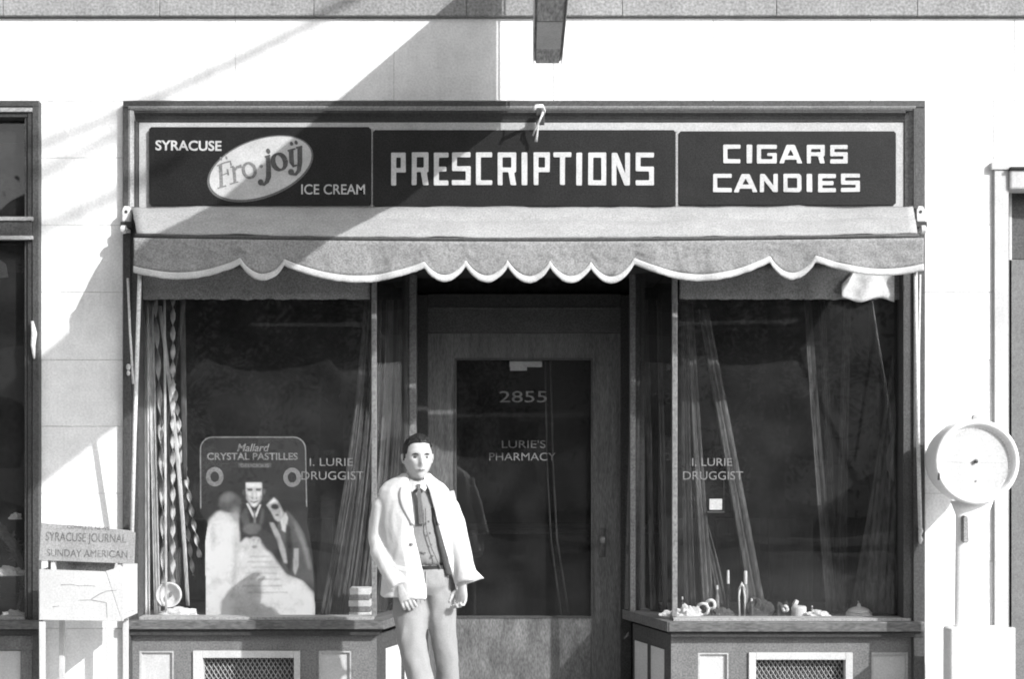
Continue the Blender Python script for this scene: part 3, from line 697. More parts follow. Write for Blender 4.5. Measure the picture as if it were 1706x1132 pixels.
# wreath
mb = MB(); pts = []
cw = P(-32, 975, .35)
for i in range(33):
    a = 2*PI*i/32; pts.append(cw+Vector((.27*math.cos(a), 0, .36*math.sin(a))))
mb.tube(pts, .03, 8)
for i in range(420):
    a = random.random()*2*PI; c = cw+Vector((.27*math.cos(a), 0, .36*math.sin(a)))+Vector([random.gauss(0, .018) for _ in range(3)])
    d = Vector([random.gauss(0, 1) for _ in range(3)]).normalized()*.035; e = d.orthogonal().normalized()*.011
    n = len(mb.v); mb.v += [tuple(c-d), tuple(c+e), tuple(c+d), tuple(c-e)]; mb.f.append((n, n+1, n+2, n+3))
tag(obj('wreath', mb, M_cardg), 'bushy dark wreath standing behind the neighbouring window glass', 'wreath')
def cloth_lump(name, px, py, y, wpx, hpx, seed, m, label, cat='paper', group=None):
    c = P(px, py, y); sx = wpx/2*(D+y)/F; sz = hpx*(D+y)/F
    def fn(p):
        k = 1+.38*noise.noise(p*2.6+Vector((seed, 0, 0)))+.16*noise.noise(p*6+Vector((0, seed, 0)))
        return Vector((c.x+p.x*sx*k, c.y+p.y*sx*.55*k, c.z+max(0, (p.z+.25)*.8)*sz*k))
    o = obj(name, MB().sphere((0, 0, 0), 1, 22, 14, fn), m, None); tag(o, label, cat, group); return o
cloth_lump('paper_scrap', 16, 960, .2, 44, 14, 3, M_paper, 'crumpled white paper lying by the wreath in the neighbouring window')
cloth_lump('paper_scrap', 26, 866, .25, 20, 10, 5, M_paper, 'small pale paper tucked above the wreath')
cloth_lump('paper_scrap', 22, 1030, .14, 40, 12, 9, M_paper, 'flat white paper on the neighbouring window floor')

# ------------------------------------------------------------------ right-hand opening
RD = thing('side_doorway', 'white cased doorway with a grey drawn blind at the right edge', 'doorway', (0, 0, 0))
pr_ = lambda name, m, *b, bevel=.003: part(name, m, RD, bevel)(*b)
pr_('head_moulding', M_soff, (1684, R1, 277.5, 282, -.06, .02)); pr_('head_casing', M_panel, (1683, R1, 282.5, 315, -.045, .1), bevel=.012)
pr_('pilaster', M_panel, (1657, 1680.5, 283, BOT, -.022, .1)); pr_('pilaster_cap', M_panel, (1652, 1684, 270, 282.5, -.032, .02))
pr_('pilaster_groove', M_fascia, (1653, 1656.8, 283, 935, -.008, .02))
pr_('pilaster_plinth', M_panel, (1651, 1692, 1047, BOT, -.06, -.023))
pr_('jamb', M_panel, (1681, 1686, 315.5, BOT, .12, .30)); pr_('jamb', M_panel, (R1-8, R1, 315.5, BOT, -.03, .2))
pr_('transom_pane', M_trim, (1680.7, R1, 315.5, 432, .13, .15)); pr_('blind', M_shade, (1680.7, R1, 432.5, BOT, .12, .15))

# ------------------------------------------------------------------ penny scale
ysc = -.40; cxs, czs = X(1624, ysc), Z(770, ysc); K3 = (D+ysc)/F
SC = thing('penny_scale', 'tall white enamel weighing scale with a big round dial beside the pilaster', 'scale', (cxs, ysc, 0))
def ringy(c, prof, n=64):   # lathe about y axis; prof = (r, y)
    rows = [[(c[0]+r*math.cos(2*PI*j/n), y, c[2]+r*math.sin(2*PI*j/n)) for j in range(n)] for r, y in prof]
    mb = MB(); mb.grid(rows, True, True); return mb
obj('dial_housing', ringy((cxs, 0, czs), [(.0005, ysc+.25), (.19, ysc+.25), (.212, ysc+.22), (.232, ysc+.12), (.236, ysc-.03), (.230, ysc-.046), (.216, ysc-.050), (.206, ysc-.040), (.203, ysc-.018), (.16, ysc-.014), (.0005, ysc-.014)]), M_white, SC, smooth=True)
for p in bpy.data.objects['dial_housing'].data.polygons: p.use_smooth = True
dl = obj('dial_face', ringy((cxs, 0, czs), [(.199, ysc-.010), (.199, ysc-.0165), (.0005, ysc-.0165)]), M_panel, SC); dl['_off'] = SC['_off']
mb = MB()
for i in range(60):
    if i % 5: 
        pass
    a = 2*PI*i/60; r0, r1 = (.178, .192) if i % 5 else (.168, .192); wv = .0011
    d = Vector((math.cos(a), math.sin(a))); n_ = Vector((-d.y, d.x))*wv
    mb.prism([(cxs+d.x*r0+n_.x, czs+d.y*r0+n_.y), (cxs+d.x*r1+n_.x, czs+d.y*r1+n_.y), (cxs+d.x*r1-n_.x, czs+d.y*r1-n_.y), (cxs+d.x*r0-n_.x, czs+d.y*r0-n_.y)], ysc-.0172, ysc-.0166)
obj('dial_ticks', mb, M_fascia, dl)
obj('pointer', MB().prism([(cxs-.15, czs+.003), (cxs-.15, czs+.001), (cxs+.15, czs-.001), (cxs+.15, czs+.001)], ysc-.0195, ysc-.018), M_white, dl)
obj('hub', ringy((cxs-.003, 0, czs+.003), [(.009, ysc-.0167), (.012, ysc-.03), (.0005, ysc-.034)], 16), M_iron, dl)
obj('dial_screw', ringy((cxs, 0, czs-.107), [(.005, ysc-.0167), (.005, ysc-.02), (.0005, ysc-.021)], 12), M_logo_mid, dl)
obj('housing_vent', MB().box(cxs-.218, cxs-.210, ysc-.0535, ysc-.04, czs-.10, czs-.06), M_iron, SC)
obj('top_finial', ringy((cxs+.005, 0, czs+.243), [(.0005, ysc+.02), (.02, ysc+.015), (.02, ysc-.015), (.0005, ysc-.02)], 16), M_fascia, SC)
zc = czs
obj('column', MB().tube([(cxs, ysc+.05, .30), (cxs, ysc+.05, .8), (cxs, ysc+.05, zc-.30), (cxs, ysc+.05, zc-.22)], [(.105, .035), (.095, .032), (.09, .030), (.12, .04)], 28, up=(0, 1, 0)), M_white, SC, smooth=True)
mb = MB(); sx0 = X(1608, ysc-.01)
mb.prism(chamfer([(sx0-.012, Z(905, ysc)), (sx0+.018, Z(905, ysc)), (sx0+.012, Z(860, ysc)), (sx0-.012, Z(860, ysc))], .009), ysc-.022, ysc+.03)
obj('coin_slot', mb, M_cardm, SC, .003)
obj('pedestal', MB().box(cxs-.145, cxs+.165, ysc-.04, ysc+.12, .18, Z(1047, ysc)).box(cxs-.16, cxs+.18, ysc-.20, ysc+.20, .05, .18), M_white, SC, .02)
obj('foot_plate', MB().box(cxs-.15, cxs+.17, ysc-.48, ysc-.205, .07, .13), M_iron, SC, .01)
obj('base', MB().box(cxs-.17, cxs+.19, ysc-.50, ysc+.21, .014, .05), M_white, SC, .008)

# ------------------------------------------------------------------ newspaper rack
yr = -.55
NR = thing('newspaper_rack', 'weathered newspaper stand with a faded name board against the left wall pier', 'rack', (X(140, yr), yr, 0))
def rp(px, py, y=yr): return P(px, py, y)
A = [(70, 872), (214, 884), (226, 888), (224, 940), (66, 934)]
A2 = [(X(a, yr), Z(b, yr)) for a, b in A]
nb_ = obj('name_board', MB().prism(A2, yr-.012, yr), M_board, NR, .002); nb_['_off'] = NR['_off']
text('board_lettering', 'SYRACUSE JOURNAL', 76, 210, 889, 908, yr-.0135, M_boardt, nb_, 0, rot=-.03)
text('board_lettering', 'SUNDAY AMERICAN', 78, 212, 917, 929, yr-.0135, M_boardt, nb_, 0, rot=-.02)
text('board_lettering', 'COMPLETE NEWS', 112, 182, 877, 883, yr-.0135, M_boardt, nb_, 0, rot=-.05)
obj('board_post', MB().pbox(85, 91, 930, 955, yr+.001, yr+.03), M_paper, NR); obj('board_post', MB().pbox(196, 202, 930, 955, yr+.001, yr+.03), M_paper, NR)
obj('tray_front', MB().hexa([rp(66, 1034), rp(203, 1036), rp(203, 1036, yr+.02), rp(66, 1034, yr+.02)], [rp(66, 949), rp(176, 953), rp(176, 953, yr+.02), rp(66, 949, yr+.02)]), M_panel, NR, .002)
obj('tray_side', MB().hexa([rp(203.3, 1036), rp(206, 1036), rp(206, 1036, yr+.30), rp(203.3, 1036, yr+.30)], [rp(176.3, 952), rp(206, 944), rp(206, 944, yr+.30), rp(176.3, 952, yr+.30)]), M_panel, NR, .002)
obj('tray_base', MB().box(X(67, yr), X(203, yr), yr+.022, yr+.30, Z(1034, yr), Z(1028, yr)), M_panel, NR)
obj('tray_back', MB().box(X(67, yr), X(203, yr), yr+.28, yr+.30, Z(1027.8, yr), Z(948, yr)), M_panel, NR)
obj('tray_side', MB().box(X(65, yr), X(66.8, yr), yr+.002, yr+.30, Z(1034, yr), Z(950, yr)), M_panel, NR)
mb = MB(); rk = random.Random(4)
for pts_ in ([(102, 976), (118, 975), (131, 977), (147, 976), (158, 978)], [(130, 1001), (150, 1000), (166, 1003), (177, 1005), (178, 1030)], [(152, 1000), (166, 990), (178, 986), (194, 984)], [(88, 1012), (99, 1011)]):
    mb.tube([P(a+rk.uniform(-.6, .6), b+rk.uniform(-.6, .6), yr-.0002) for a, b in pts_], [.0012+.0018*rk.random() for _ in pts_], 5)
obj('tray_cracks', mb, M_cardm, NR)
for px, dx in ((70, -1), (180, 2)):
    obj('leg', MB().hexa([rp(px-3+dx, 1222), rp(px+7+dx, 1222), rp(px+7+dx, 1222, yr+.025), rp(px-3+dx, 1222, yr+.025)], [rp(px-5, 1036.5), rp(px+6, 1036.5), rp(px+6, 1036.5, yr+.025), rp(px-5, 1036.5, yr+.025)]), M_panel, NR, .002)
    obj('leg', MB().box(X(px, yr), X(px, yr)+.028, yr+.27, yr+.295, .014, Z(1036.5, yr)), M_panel, NR, .002)
obj('gap_shade', MB().hexa([rp(80, 954, yr+.05), rp(188, 956, yr+.05), rp(188, 956, yr+.06), rp(80, 954, yr+.06)], [rp(80, 925, yr+.09), rp(196, 925, yr+.09), rp(196, 925, yr+.10), rp(80, 925, yr+.10)]), M_cardm, NR, .002)  # grey sheet put in for the shade between board and tray
obj('rail', MB().box(X(76, yr), X(178, yr), yr+.003, yr+.02, .28, .32), M_panel, NR, .002)
for i in range(4):
    dx = random.uniform(-.01, .01); z0_ = Z(1028, yr)+.001+i*.014
    o = obj('newspaper', MB().box(X(74, yr)+dx, X(196, yr)+dx, yr+.03, yr+.27, z0_, z0_+.0125), M_paper, None, .003)
    tag(o, ['folded newspaper at the bottom of the rack tray', 'folded newspaper second from the bottom in the rack tray', 'folded newspaper just under the top one in the rack tray', 'topmost folded newspaper in the rack tray'][i], 'newspaper', 'newspapers in the rack')

# ------------------------------------------------------------------ show-window dressing
def ribbon(px0, py0, px1, py1, y0, y1, wpx, m, label, group, twist=0, seed=0, sagpx=0, fold=0, w1=None):
    n = 60 if twist else 24; rows = []; L = []
    for i in range(n+1):
        t = i/n; px = px0+(px1-px0)*t+sagpx*math.sin(PI*t); py = py0+(py1-py0)*t; y = y0+(y1-y0)*t
        c = P(px, py, y); ww = (wpx+((w1 or wpx)-wpx)*t)/2*(D+y)/F
        a = twist*2*PI*t+seed if twist else .5*math.sin(3*t+seed)
        if fold:
            k = 9
            rows.append([c+Vector((ww*(2*j/(k-1)-1), .018*math.sin(j*2.3+seed)*(.6+.4*math.sin(t*3+j)), 0)) for j in range(k)])
        else:
            rows.append([c+Vector((ww*s_*math.cos(a), ww*s_*math.sin(a)*.9, 0)) for s_ in (-1, -.35, .35, 1)])
    o = obj('streamer', MB().grid(rows), m, None, smooth=True); so = o.modifiers.new('thick', 'SOLIDIFY'); so.thickness = .0012
    tag(o, label, 'streamer', group); return o
gl_ = 'crepe streamers in the window by the newspaper rack'; gr_ = 'crepe streamers in the window by the scale'
ribbon(243, 500, 243, 1029, .20, .16, 9, M_crepe, 'flat mid grey streamer along the window edge nearest the newspaper rack', gl_, 0, 1, fold=1, w1=14)
ribbon(250, 500, 262, 1028, .24, .18, 9, M_crepe, 'pale pleated streamer second from the rack-side edge', gl_, 0, 2, fold=1, w1=12)
ribbon(258, 500, 272, 1028, .30, .22, 10, M_crepe, 'loosely twisted pale streamer third from the rack-side edge', gl_, 5, 0, 4)
ribbon(274, 500, 277, 1029, .16, .15, 4, M_crepe, 'thin straight pale streamer falling past the white bowl', gl_, 0, 0)
ribbon(266, 510, 313, 1010, .34, .24, 7, M_crepe, 'narrow pale streamer slanting down toward the poster', gl_, 0, 1, 6)
ribbon(288, 500, 288, 975, .20, .18, 9, M_crepe, 'tightly twisted pale streamer hanging straight above the white bowl', gl_, 8, .5)
ribbon(250, 505, 292, 1020, .36, .30, 16, M_crepe2, 'wide dark pleated streamer behind the twisted ones', gl_, 0, 3, 8, fold=1)
ribbon(304, 500, 308, 800, .30, .30, 9, M_crepe2, 'short flat streamer ending beside the poster corner', gl_, 0, 1)
ribbon(290, 640, 333, 930, .42, .36, 9, M_crepe, 'twisted streamer ending nearest the poster edge', gl_, 6, 1, -3)
ribbon(296, 700, 322, 960, .50, .42, 8, M_crepe, 'twisted streamer just inside the poster edge, farther back', gl_, 5, 2.2, -2)
for i, (a, b, w_, lb) in enumerate(((612, 540, 10, 'slanting streamer nearest the poster, lower end at the window floor'), (617, 556, 14, 'second slanting streamer from the poster'), (624, 574, 11, 'third slanting streamer from the poster'), (630, 590, 12, 'slanting streamer ending at the stacked boxes'), (650, 610, 12, 'streamer hanging inside the angled glass beside the corner bar'), (668, 634, 12, 'innermost streamer inside the angled glass'))):
    ribbon(a, 500, b, 1030, .42, .26+.03*i, w_, M_crepe2 if i % 2 == 0 else M_crepe_d, 'dark '+lb, gl_, 0, i, 10, fold=1, w1=w_*1.6)
for i, (a, y0_, b, y1_, w_, lb, mm) in enumerate(((1140, 500, 1150, 1010, 8, 'faint streamer hanging just inside the corner bar', M_crepe_d), (1148, 505, 1180, 1018, 9, 'streamer slanting behind the small cloth pile', M_crepe2), (1150, 800, 1204, 1010, 8, 'short slanting streamer ending behind the slim bottles', M_crepe2), (1172, 515, 1262, 1012, 12, 'long slanting streamer crossing behind the window lettering', M_crepe2), (1345, 500, 1385, 1018, 8, 'first of three streamers hanging mid window', M_crepe2), (1368, 500, 1390, 1020, 7, 'second of three streamers hanging mid window', M_crepe_d), (1412, 500, 1402, 1020, 8, 'third of three streamers hanging mid window', M_crepe_d), (1508, 520, 1432, 1016, 10, 'outermost slanting streamer of the fan by the scale side', M_crepe2), (1510, 510, 1456, 1020, 12, 'second streamer of the fan by the scale side', M_crepe2), (1512, 500, 1480, 1022, 13, 'third streamer of the fan by the scale side', M_crepe2), (1514, 500, 1504, 1024, 14, 'streamer hanging against the window stile by the scale', M_crepe2))):
    ribbon(a, y0_, b, y1_, .34+.02*(i % 3), .26+.02*(i % 4), w_*(1.5 if i < 7 else 1.7), mm, lb, gr_, 0, i, random.uniform(-5, 5), fold=1, w1=w_*(2.3 if i < 7 else 3.0))
for i, (a, b, lb) in enumerate(((1075, 1088, 'dim streamer inside the angled glass nearest the entry post'), (1098, 1108, 'dim streamer inside the angled glass nearest the corner bar'))):
    ribbon(a, 500, b, 1018, .50-.1*i, .42-.1*i, 9, M_crepe_d, lb, gr_, 0, i, 0, fold=1)

# poster
yq = .30; q = lambda px, py: (X(px, yq), Z(py, yq))
PO = thing('show_card', 'die-cut cardboard show card with three printed figures standing in the window', 'poster', P(430, 1030, yq))
def rnd(x0, y0, x1, r, n=7):
    out = []
    for i in range(n): a = PI-PI/2*i/(n-1); out.append((x0+r+r*math.cos(a), y0+r-r*math.sin(a)))
    for i in range(n): a = PI/2-PI/2*i/(n-1); out.append((x1-r+r*math.cos(a), y0+r-r*math.sin(a)))
    return out
top = rnd(333, 728, 510, 20)
outl = top+[(512, 845), (511, 870), (516, 895), (521, 930), (525, 975), (527, 1031), (342, 1031), (341, 960), (341, 900), (345, 872), (333, 852)]
cd = obj('card', MB().prism([q(*p) for p in outl], yq, yq+.004), M_card, PO); cd['_off'] = PO['_off']
lay = [yq-.0004]
def flat(name, polys, m, kind=None):
    mb = MB()
    for pts in polys:
        lay[0] -= .00012; n = len(mb.v); mb.v += [(X(p[0], yq), lay[0], Z(p[1], yq)) for p in pts]; mb.f.append(tuple(range(n, n+len(pts))))
    return obj(name, mb, m, PO)
def el(cx, cy, a, b, n=22, rot=0): return [(cx+a*math.cos(2*PI*i/n)*math.cos(rot)-b*math.sin(2*PI*i/n)*math.sin(rot), cy+a*math.cos(2*PI*i/n)*math.sin(rot)+b*math.sin(2*PI*i/n)*math.cos(rot)) for i in range(n)]
def band(pts, w_):
    q_ = [Vector(p) for p in pts]; L, R_ = [], []
    for i, p in enumerate(q_):
        t = (q_[min(i+1, len(q_)-1)]-q_[max(i-1, 0)]).normalized(); n = Vector((-t.y, t.x))*w_/2; L.append(tuple(p+n)); R_.append(tuple(p-n))
    return [[L[i], L[i+1], R_[i+1], R_[i]] for i in range(len(L)-1)]
flat('border_line', band([(334.5, 848)]+[(x+(1 if x < 420 else -1), y+1) for x, y in top]+[(511, 845)], 2.0), M_cardm)
def printed(body, a, b, c_, d_, m, bold=0, shear=0):
    lay[0] -= .0002; text('printed_heading', body, a, b, c_, d_, lay[0], m, PO, bold, shear)
printed('Mallard', 395, 449, 740, 753, M_cardm, .015, .25); printed('CRYSTAL PASTILLES', 345, 496, 755, 767, M_cardm, .02)
flat('printed_heading', [[(397, 772), (452, 772), (452, 780), (397, 780)]], M_cardg)
printed('DELICIOUS', 401, 448, 773.5, 779, M_cardm, .01)
for cx_, cy_ in ((358, 795), (487, 796)):
    flat('printed_wreath', band([(cx_+11*math.cos(2*PI*i/20), cy_+12.5*math.sin(2*PI*i/20)) for i in range(21)], 7.5), M_cardm)
# the printed picture: soft tonal shapes held as ink colours of a fine grid on the card face
import numpy as np
gx0, gx1, gy0, gy1 = 332, 529, 800, 1031
GW, GH = gx1-gx0+1, gy1-gy0+1
GX, GY = np.meshgrid(np.arange(gx0, gx1+1, dtype=float), np.arange(gy0, gy1+1, dtype=float))
def inside(pts):
    m_ = np.zeros(GX.shape, bool); n = len(pts)
    for a in range(n):
        (xa, ya), (xb, yb2) = pts[a], pts[(a+1) % n]
        if ya == yb2: continue
        m_ ^= ((GY < ya) != (GY < yb2)) & (GX < (xb-xa)*(GY-ya)/(yb2-ya)+xa)
    return m_
def blur(a, sg):
    if sg <= 0: return a
    r = max(1, int(sg*2.5)); kk = np.exp(-np.arange(-r, r+1)**2/(2*sg*sg)); kk /= kk.sum()
    a = np.apply_along_axis(lambda v: np.convolve(np.pad(v, r, 'edge'), kk, 'valid'), 0, a)
    return np.apply_along_axis(lambda v: np.convolve(np.pad(v, r, 'edge'), kk, 'valid'), 1, a)
ink = np.full(GX.shape, .028)
def ink_on(tone, polys, sg=.8, op=1.0):
    global ink
    m_ = np.zeros(GX.shape)
    for p in polys: m_ = np.maximum(m_, inside(p).astype(float))
    m_ = blur(m_, sg)*op; ink = ink*(1-m_)+tone*m_
# bodies and blank paper
ink_on(.70, [[(341, 1032), (341, 960), (341, 896), (345, 880), (350, 866), (360, 855), (372, 850), (384, 850), (395, 860), (400, 875), (405, 893), (420, 900), (440, 906), (450, 920), (462, 938), (478, 958), (504, 968), (522, 989), (527, 1032)]], 2.2)
ink_on(.85, [[(343, 1032), (343, 900), (350, 876), (366, 862), (384, 868), (392, 900), (388, 1032)]], 5)
ink_on(.85, [[(430, 1032), (440, 960), (500, 975), (524, 1000), (527, 1032)]], 5)
ink_on(.40, [[(392, 905), (398, 905), (394, 960), (388, 1000), (384, 1000)]], 3, .7)
ink_on(.35, [[(352, 880), (357, 872), (359, 905), (354, 930)]], 2.5, .5)
ink_on(.10, [[(478, 850), (495, 870), (507, 890), (515, 918), (522, 946), (524, 983), (504, 966), (478, 956), (464, 930), (458, 890), (466, 862)]], 1.2)
ink_on(.26, [[(490, 868), (502, 885), (512, 915), (519, 950), (514, 950), (504, 912), (492, 884)]], 2, .7)
# left head
ink_on(.11, [el(383, 838, 19, 18)], 2); ink_on(.20, [el(380, 830, 13, 7, 22, -.2)], 2.5, .8); ink_on(.30, [el(393, 852, 8, 8)], 2.5, .7); ink_on(.05, [el(372, 846, 6, 9)], 2.5, .6)
ink_on(.45, [[(384, 858), (394, 852), (402, 862), (400, 874), (390, 870)]], 1.6, .8)
# man in the middle
ink_on(.03, [[(400, 905), (398, 866), (404, 850), (414, 843), (434, 843), (443, 852), (452, 862), (462, 880), (472, 905), (476, 940), (462, 930), (444, 904), (430, 896), (410, 896)]], 1.6)
ink_on(.55, [[(409.5, 805), (436, 805), (437, 818), (435.5, 832), (430, 842), (424, 846.5), (418, 843), (411, 832), (409, 818)]], .9)
ink_on(.75, [[(411, 805.5), (435, 805.5), (435, 813), (411, 813)], [(412, 820), (419, 821), (419, 827), (414, 826)], [(428, 821), (435, 820), (434, 826), (429, 828)], [(422.3, 820), (425, 820), (425.4, 829), (422, 829)], el(423.5, 841, 4, 2.6)], .9)
ink_on(.06, [[(411, 814.5), (420.5, 815), (420.5, 819), (413, 819)], [(427, 815), (436, 814.5), (434, 819), (427, 819)]], .7, .9)
ink_on(.10, [[(419, 830), (422, 829), (421, 833)], [(426, 829), (429, 830), (427, 833)], [(416, 834), (423.5, 837), (431, 834), (429, 837), (423.5, 839.5), (418, 837)]], .7, .9)
ink_on(.20, [[(409, 822), (412, 824), (416, 836), (420, 844), (414, 840), (409.5, 830)], [(437, 822), (434, 826), (431, 838), (427, 845), (434, 840), (437, 830)]], 1, .6)
ink_on(.10, [el(406, 821, 2.5, 5), el(440, 820, 2.5, 5)], .8)
ink_on(.70, [[(410.5, 840), (414, 840), (423.5, 858), (422, 864)], [(435.5, 841), (432, 842), (425, 858), (426.5, 864)]], .7); ink_on(.22, [[(422.5, 852), (425.5, 852), (427, 872), (422, 874)]], .8, .8)
ink_on(.12, [[(399, 860), (408, 848), (412, 846), (416, 872), (408, 880)], [(436, 846), (441, 850), (438, 872), (431, 880)]], 1.5, .7)
# right figure
ink_on(.45, [[(444, 842), (451, 834), (457, 829), (462, 834), (469, 846), (474, 856), (470, 868), (463, 870), (458, 866), (452, 854)]], 1); ink_on(.75, [[(446, 842), (457, 831), (463, 838), (455, 838)], [(466, 846), (470, 852), (469, 860)]], .8)
ink_on(.05, [el(458, 845, 6.5, 4.6, 16, .1)], .9); ink_on(.12, [el(462, 859, 3, 2)], .8); ink_on(.6, [[(467, 868), (476, 854), (480, 864), (476, 888), (470, 884)]], 1)
ink_on(.04, [[(476, 872), (484, 880), (488, 920), (484, 955), (478, 945), (477, 905)]], 1.6)
ink_on(.42, [[(449, 872), (456, 872), (466, 890), (475, 915), (479, 940), (473, 938), (463, 908)]], 1); ink_on(.45, [[(490, 914), (498, 915), (497, 945), (492, 960), (488, 950)]], 1)
# child in front
ink_on(.14, [el(420, 882, 16, 10)], 1.6); ink_on(.05, [el(450, 905, 13, 16, 20, -.5), el(438, 890, 9, 8)], 2.4); ink_on(.62, [el(425, 903, 10, 8)], 1.4); ink_on(.25, [el(423, 900, 2, 1.3), el(431, 901, 2, 1.3), el(424, 912, 5, 2.5)], 1, .8)
# faint text lines and halftone mottling
for a, b, y_ in ((416, 452, 927), (412, 456, 936), (420, 466, 945), (410, 462, 955), (418, 468, 965), (404, 470, 976), (412, 480, 987)): ink_on(.48, [[(a, y_), (b, y_), (b, y_+2.4), (a, y_+2.4)]], .8, .7)
rg = np.random.RandomState(5); ink = ink*(1+.16*blur(rg.randn(*ink.shape), 1.0))*(1+.5*blur(rg.randn(*ink.shape), 6)*3)
ink = np.clip(ink, .012, .85)
om = inside(outl); om = om & np.roll(om, 1, 0) & np.roll(om, -1, 0) & np.roll(om, 1, 1) & np.roll(om, -1, 1)
pv, pf, ids = [], [], -np.ones(GX.shape, int); pc = []
for r_ in range(GH):
    for c_ in range(GW):
        if om[r_, c_]: ids[r_, c_] = len(pv); pv.append((X(gx0+c_, yq), yq-.0005, Z(gy0+r_, yq))); pc.append(ink[r_, c_])
for r_ in range(GH-1):
    for c_ in range(GW-1):
        q4 = (ids[r_+1, c_], ids[r_+1, c_+1], ids[r_, c_+1], ids[r_, c_])
        if min(q4) >= 0: pf.append(tuple(int(v) for v in q4))
mbp = MB(); mbp.v, mbp.f = pv, pf
M_ink = bpy.data.materials.new('printed_picture'); M_ink.use_nodes = True; bs = M_ink.node_tree.nodes['Principled BSDF']; bs.inputs['Roughness'].default_value = .75; bs.inputs['Specular IOR Level'].default_value = .2
at_ = M_ink.node_tree.nodes.new('ShaderNodeAttribute'); at_.attribute_name = 'ink'; M_ink.node_tree.links.new(at_.outputs['Fac'], bs.inputs['Base Color'])
pp = obj('printed_picture', mbp, M_ink, PO); ia = pp.data.attributes.new('ink', 'FLOAT', 'POINT'); ia.data.foreach_set('value', np.array(pc, dtype=np.float32))
obj('easel', MB().hexa([P(420, 1031, yq+.005), P(440, 1031, yq+.005), P(440, 1031, yq+.16), P(420, 1031, yq+.16)], [P(420, 800, yq+.005), P(440, 800, yq+.005), P(440, 800, yq+.012), P(420, 800, yq+.012)]), M_card, PO)
# other display goods
BW = thing('white_bowl', 'round white bowl tipped up at the rack-side corner of the window', 'bowl', P(281, 1012, .18))
c = P(281, 992, .18)
obj('bowl', ringy((c.x, 0, c.z), [(.03, .25), (.062, .24), (.075, .20), (.077, .17), (.070, .168), (.055, .20), (.0005, .215)], 28), M_white, BW, smooth=True)
obj('handle', MB().box(c.x+.006, c.x+.013, .160, .21, c.z-.012, c.z+.016), M_logo_mid, BW)
cloth_lump('crepe_pile', 300, 1030, .17, 62, 16, 11, M_cardw, 'low pile of crumpled white crepe beside the white bowl', 'crepe')
cloth_lump('crepe_pile', 262, 1030, .22, 30, 14, 14, M_cardm, 'small grey crumpled crepe pile under the twisted streamers', 'crepe')
for i, (w_, h_, dx) in enumerate(((36, 9, 0), (34, 9, 1), (36, 10, -1), (33, 9, 0), (34, 11, 1))):
    z0_ = Z(1031, .07)-.009+sum([9, 9, 10, 9, 11][:i])*.0037
    o = obj('box', MB().box(X(583+dx, .2), X(583+dx+w_, .2), .16, .26, z0_, z0_+[9, 9, 10, 9, 11][i]*.0037-.001), (M_cardw, M_cardm)[i % 2], None, .003)
    tag(o, ['bottom pale carton of the stack behind the corner bar', 'second carton up in the stack behind the corner bar', 'middle carton of the stack behind the corner bar', 'carton just below the top of the stack behind the corner bar', 'top carton of the stack behind the corner bar'][i], 'carton', 'cartons stacked behind the corner bar')
def bottle(px, pyt, wpx, y, m, label, pyb=1031, neck=.35, group='goods along the window floor by the scale', cat='bottle', cap=True):
    c = P(px, pyb, y); c.z = Z(1031, dg)-.009; k = (D+y)/F; h = Z(pyt, y)-c.z; r = wpx/2*k
    t = thing('bottle', label, cat, c, group)
    obj('body', MB().lathe(c, [(r*.8, 0), (r, .01), (r, h*.55), (r*.8, h*.66), (r*neck, h*.74), (r*neck, h*.86)], 16), m, t, smooth=True)
    obj('cap', MB().lathe(c, [(r*neck*1.3, h*(.865 if pyt > 960 else .60)), (r*neck*1.3, h*.98), (r*neck, h)], 12), M_cardw if cap else M_card, t)
    return t
zfl = Z(1031, dg)-.01
bottle(1137, 995, 5, .2, M_cardg, 'slim dark bottle nearest the corner bar')
bottle(1195, 976, 7, .26, M_cardm, 'short pale necked bottle left of the two tall ones')
bottle(1213, 951, 7, .30, M_card, 'tall dark bottle with a long white neck', neck=.5)
bottle(1242, 952, 9, .30, M_cardm, 'tall pale bottle behind the forked stand', neck=.5)
bottle(1252, 998, 8, .2, M_cardg, 'small squat bottle beside the forked stand')
bottle(1353, 1010, 6, .22, M_cardm, 'thin pale bottle beside the white jar')
bottle(1430, 1002, 5, .30, M_cardg, 'thin bottle behind the white lidded dish')
bottle(1500, 1005, 9, .26, M_cardg, 'dim rounded bottle in the corner by the scale')
bottle(1105, 1004, 8, .36, M_cardg, 'little dark bottle inside the angled glass beside the entry')
FS = thing('forked_stand', 'small two legged white display stand among the bottles', 'stand', P(1234, 1031, .22))
obj('leg', MB().tube([P(1232, 1031, .22), P(1231, 995, .22), P(1233, 978, .22)], .006, 8), M_white, FS, smooth=True)
obj('leg', MB().tube([P(1241, 1031, .22), P(1241, 995, .22), P(1238, 975, .22)], .006, 8), M_white, FS, smooth=True)
obj('top', MB().tube([P(1231, 984, .22), P(1236, 973, .22), P(1241, 984, .22)], [.006, .013, .006], 8), M_white, FS, smooth=True)
cloth_lump('cloth_pile', 1146, 1032, .15, 44, 22, 21, M_cardw, 'crumpled white cloth pile beside the corner bar', 'cloth')
cloth_lump('cloth_pile', 1112, 1032, .22, 26, 14, 23, M_cardw, 'small white cloth pile inside the angled glass by the entry', 'cloth')
cloth_lump('cloth_pile', 1362, 1033, .15, 44, 14, 25, M_cardw, 'flat white cloth between the jar and the lidded dish', 'cloth')
cloth_lump('crepe_tangle', 1262, 1033, .28, 46, 34, 27, M_cardg, 'dark tangled crepe heap behind the bottles', 'crepe')
cloth_lump('crepe_tangle', 1200, 1033, .24, 40, 20, 29, M_cardg, 'dark low crepe heap behind the white rings', 'crepe')
